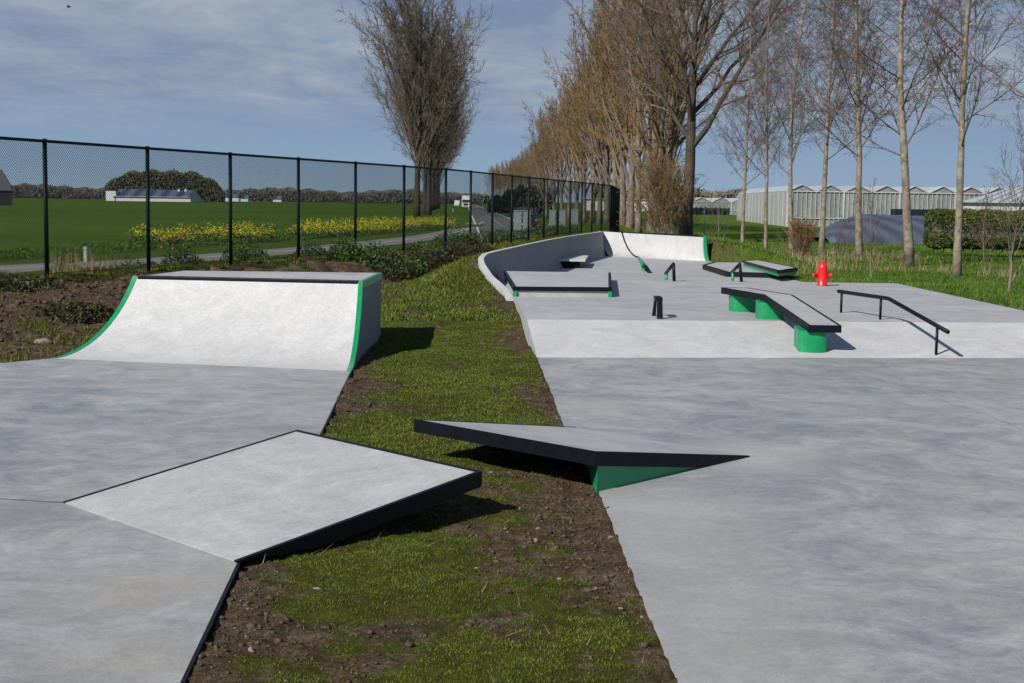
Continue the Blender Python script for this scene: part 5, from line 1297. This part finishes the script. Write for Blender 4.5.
for s_ in (-1, 1):
    MB().box((cxx + s_ * .62, Yc + .05, z + .68), (0.3, 0.16, 0.15)).obj('headlight', m_lens, car)
    for yy in (Yc + .8, Yc + 3.5): wheel(car, cxx + s_ * .82, yy, z + .32, .32, .22)
    MB().box((cxx + s_ * .98, Yc + 1.4, z + 1.05), (0.18, 0.1, 0.13)).obj('mirror', m_carp, car)
MB().box((cxx, Yc - .12, z + .45), (0.52, 0.03, 0.12)).obj('number_plate', m_plate, car)
car.scale = (1.22, 1.22, 1.22)
Yt = 440; tx = (464 - 512) / F * Yt; tr = thing('truck', 'white lorry coming towards us far down the road', 'truck', (tx, Yt, ZF))
MB().box((tx, Yt + 1, z + 1.75), (2.5, 2.0, 2.5)).obj('cab', m_white, tr, bevel=0.12)
MB().box((tx, Yt + 8.5, z + 2.4), (2.55, 12.5, 3.1)).obj('trailer', m_white, tr)
MB().box((tx, Yt - .03, z + 2.25), (2.2, 0.06, 0.85)).obj('windscreen', m_glass, tr)
MB().box((tx, Yt + .1, z + .55), (2.4, 0.5, 0.4)).obj('bumper', m_cab, tr)
MB().box((tx, Yt - .04, z + 1.25), (1.4, 0.05, 0.6)).obj('grille', m_carp, tr)
for s_ in (-1, 1):
    MB().box((tx + s_ * .95, Yt - .17, z + .62), (0.4, 0.06, 0.2)).obj('headlight', m_lens, tr)
    for yy in (Yt + 1.0, Yt + 11): wheel(tr, tx + s_ * 1.05, yy, z + .5, .5, .3)
    MB().box((tx + s_ * 1.45, Yt + .2, z + 2.2), (0.18, 0.1, 0.6)).obj('mirror', m_carp, tr)
Yt = 560; tx = (455 - 512) / F * Yt; tr = thing('van', 'small white van farther down the road behind the lorry', 'van', (tx, Yt, ZF))
MB().prism([(tx - 1, Yt), (tx + 1, Yt), (tx + 1, Yt + 5), (tx - 1, Yt + 5)], z + .35, [z + 1.2, z + 1.2, z + 2.4, z + 2.4]).obj('body', m_white, tr, bevel=0.1)
MB().box((tx, Yt + 3.4, z + 1.5), (2.02, 3.2, 1.9)).obj('cargo_box', m_white, tr)
for s_ in (-1, 1):
    for yy in (Yt + .9, Yt + 4.2): wheel(tr, tx + s_ * .9, yy, z + .35, .35, .22)
# white marker posts
for (px, py, hh, lab) in ((85.5, 262, .55, 'pale marker post beyond the fence at the far left'), (453, 212, .8, 'white reflector post on the left road verge'), (548, 236, .8, 'slim pale post beneath the cabinets')):
    p = at(px, py, ZF); t = thing('marker_post', lab, 'post', (p.x, p.y, ZF), 'pale roadside marker posts')
    MB().box((p.x, p.y, ZF + hh / 2), (0.10, 0.08, hh)).obj('shaft', m_ghr, t)
    MB().box((p.x, p.y, ZF + hh * .8), (0.125, 0.105, 0.06)).obj('reflector_band', m_cab, t)

bp = at_y(68.5, 7, 70); bd = thing('bird', 'tiny dark bird flying high at the top left of the sky', 'bird', tuple(bp))
MB().tube([bp + Vector((-.09, 0, -.01)), bp + Vector((-.04, 0, .0)), bp + Vector((.04, 0, .01)), bp + Vector((.09, 0, .02)), bp + Vector((.13, 0, .02))], [0.008, 0.035, 0.038, 0.028, 0.006], 8).obj('body', m_carp, bd, smooth=True)
for sy in (-1, 1): MB().add([tuple(bp + Vector(v)) for v in ((-.05, 0, .02), (.05, 0, .02), (.03, sy * .13, .07), (-.03, sy * .22, .02), (-.05, sy * .12, .06))], [(0, 1, 2, 4), (4, 2, 3)]).obj('wing', m_carp, bd)

# ------------------------------------------------------------------ world, sun
SV = Vector((-0.87, -1.0, 1.0)).normalized()
el = math.asin(SV.z); azr = math.atan2(SV.x, SV.y)
w = bpy.data.worlds.new('World'); SC.world = w; w.use_nodes = True; nt = w.node_tree; nt.nodes.clear()
out = nt.nodes.new('ShaderNodeOutputWorld'); bg = nt.nodes.new('ShaderNodeBackground'); nt.links.new(bg.outputs[0], out.inputs[0])
sky = nt.nodes.new('ShaderNodeTexSky'); sky.sky_type = 'NISHITA'; sky.sun_disc = False; sky.sun_elevation = el; sky.sun_rotation = azr
sky.air_density = 1.0; sky.dust_density = 0.3; sky.ozone_density = 2.5
tc = nt.nodes.new('ShaderNodeTexCoord'); sx = nt.nodes.new('ShaderNodeSeparateXYZ'); nt.links.new(tc.outputs['Generated'], sx.inputs[0])
zc_ = math_(nt, 'ADD', math_(nt, 'MAXIMUM', sx.outputs[2], 0.0), 0.10)
cx_ = math_(nt, 'DIVIDE', sx.outputs[0], zc_); cy_ = math_(nt, 'DIVIDE', sx.outputs[1], zc_)
cb = nt.nodes.new('ShaderNodeCombineXYZ'); nt.links.new(cx_, cb.inputs[0]); nt.links.new(cy_, cb.inputs[1])
mp_ = nt.nodes.new('ShaderNodeMapping'); mp_.inputs['Scale'].default_value = (0.85, 0.62, 1); mp_.inputs['Rotation'].default_value = (0, 0, 0.35); mp_.inputs['Location'].default_value = (3.1, 1.7, 0); nt.links.new(cb.outputs[0], mp_.inputs['Vector'])
cn1 = noise(nt, mp_.outputs[0], 0.9, 9, 0.6, 0.9)
cn2 = noise(nt, mp_.outputs[0], 3.6, 8, 0.68, 0.6)
cf = math_(nt, 'ADD', math_(nt, 'MULTIPLY', cn1, 0.6), math_(nt, 'MULTIPLY', cn2, 0.4))
hz = ramp(nt, sx.outputs[2], [(0.035, 0.0), (0.075, 1.0), (0.25, 1.0), (0.5, 0.2)])
cm = math_(nt, 'MULTIPLY', ramp(nt, cf, [(0.34, 0.7), (0.46, 1.0)]), hz)
cc = ramp(nt, cf, [(0.38, (3.1, 4.3, 6.3)), (0.50, (4.3, 5.4, 7.1)), (0.62, (6.0, 6.8, 8.0))])
base_ = mixc(nt, ramp(nt, sx.outputs[2], [(0.0, 0.95), (0.30, 0.85)]), sky.outputs[0], ramp(nt, sx.outputs[2], [(0.0, (4.3, 6.2, 8.2)), (0.05, (3.4, 5.2, 7.9)), (0.14, (2.2, 3.7, 6.6)), (0.5, (0.8, 1.5, 3.3))]))
nt.links.new(mixc(nt, cm, base_, cc), bg.inputs['Color'])
bg.inputs['Strength'].default_value = 0.058
ld_ = bpy.data.lights.new('sun', 'SUN'); ld_.energy = 4.9; ld_.angle = R(0.53); ld_.color = (1.0, 0.95, 0.875)
so_ = bpy.data.objects.new('sun', ld_); C.objects.link(so_); so_.rotation_euler = (-SV).to_track_quat('-Z', 'Y').to_euler(); so_.location = (-20, -20, 30)

SC.render.engine = 'CYCLES'
SC.view_settings.view_transform = 'Standard'; SC.view_settings.look = 'None'; SC.view_settings.gamma = 1; SC.view_settings.exposure = 0.12
SC.render.resolution_x = 1024; SC.render.resolution_y = 683
SC.cycles.max_bounces = 5; SC.cycles.diffuse_bounces = 3; SC.cycles.use_adaptive_sampling = True
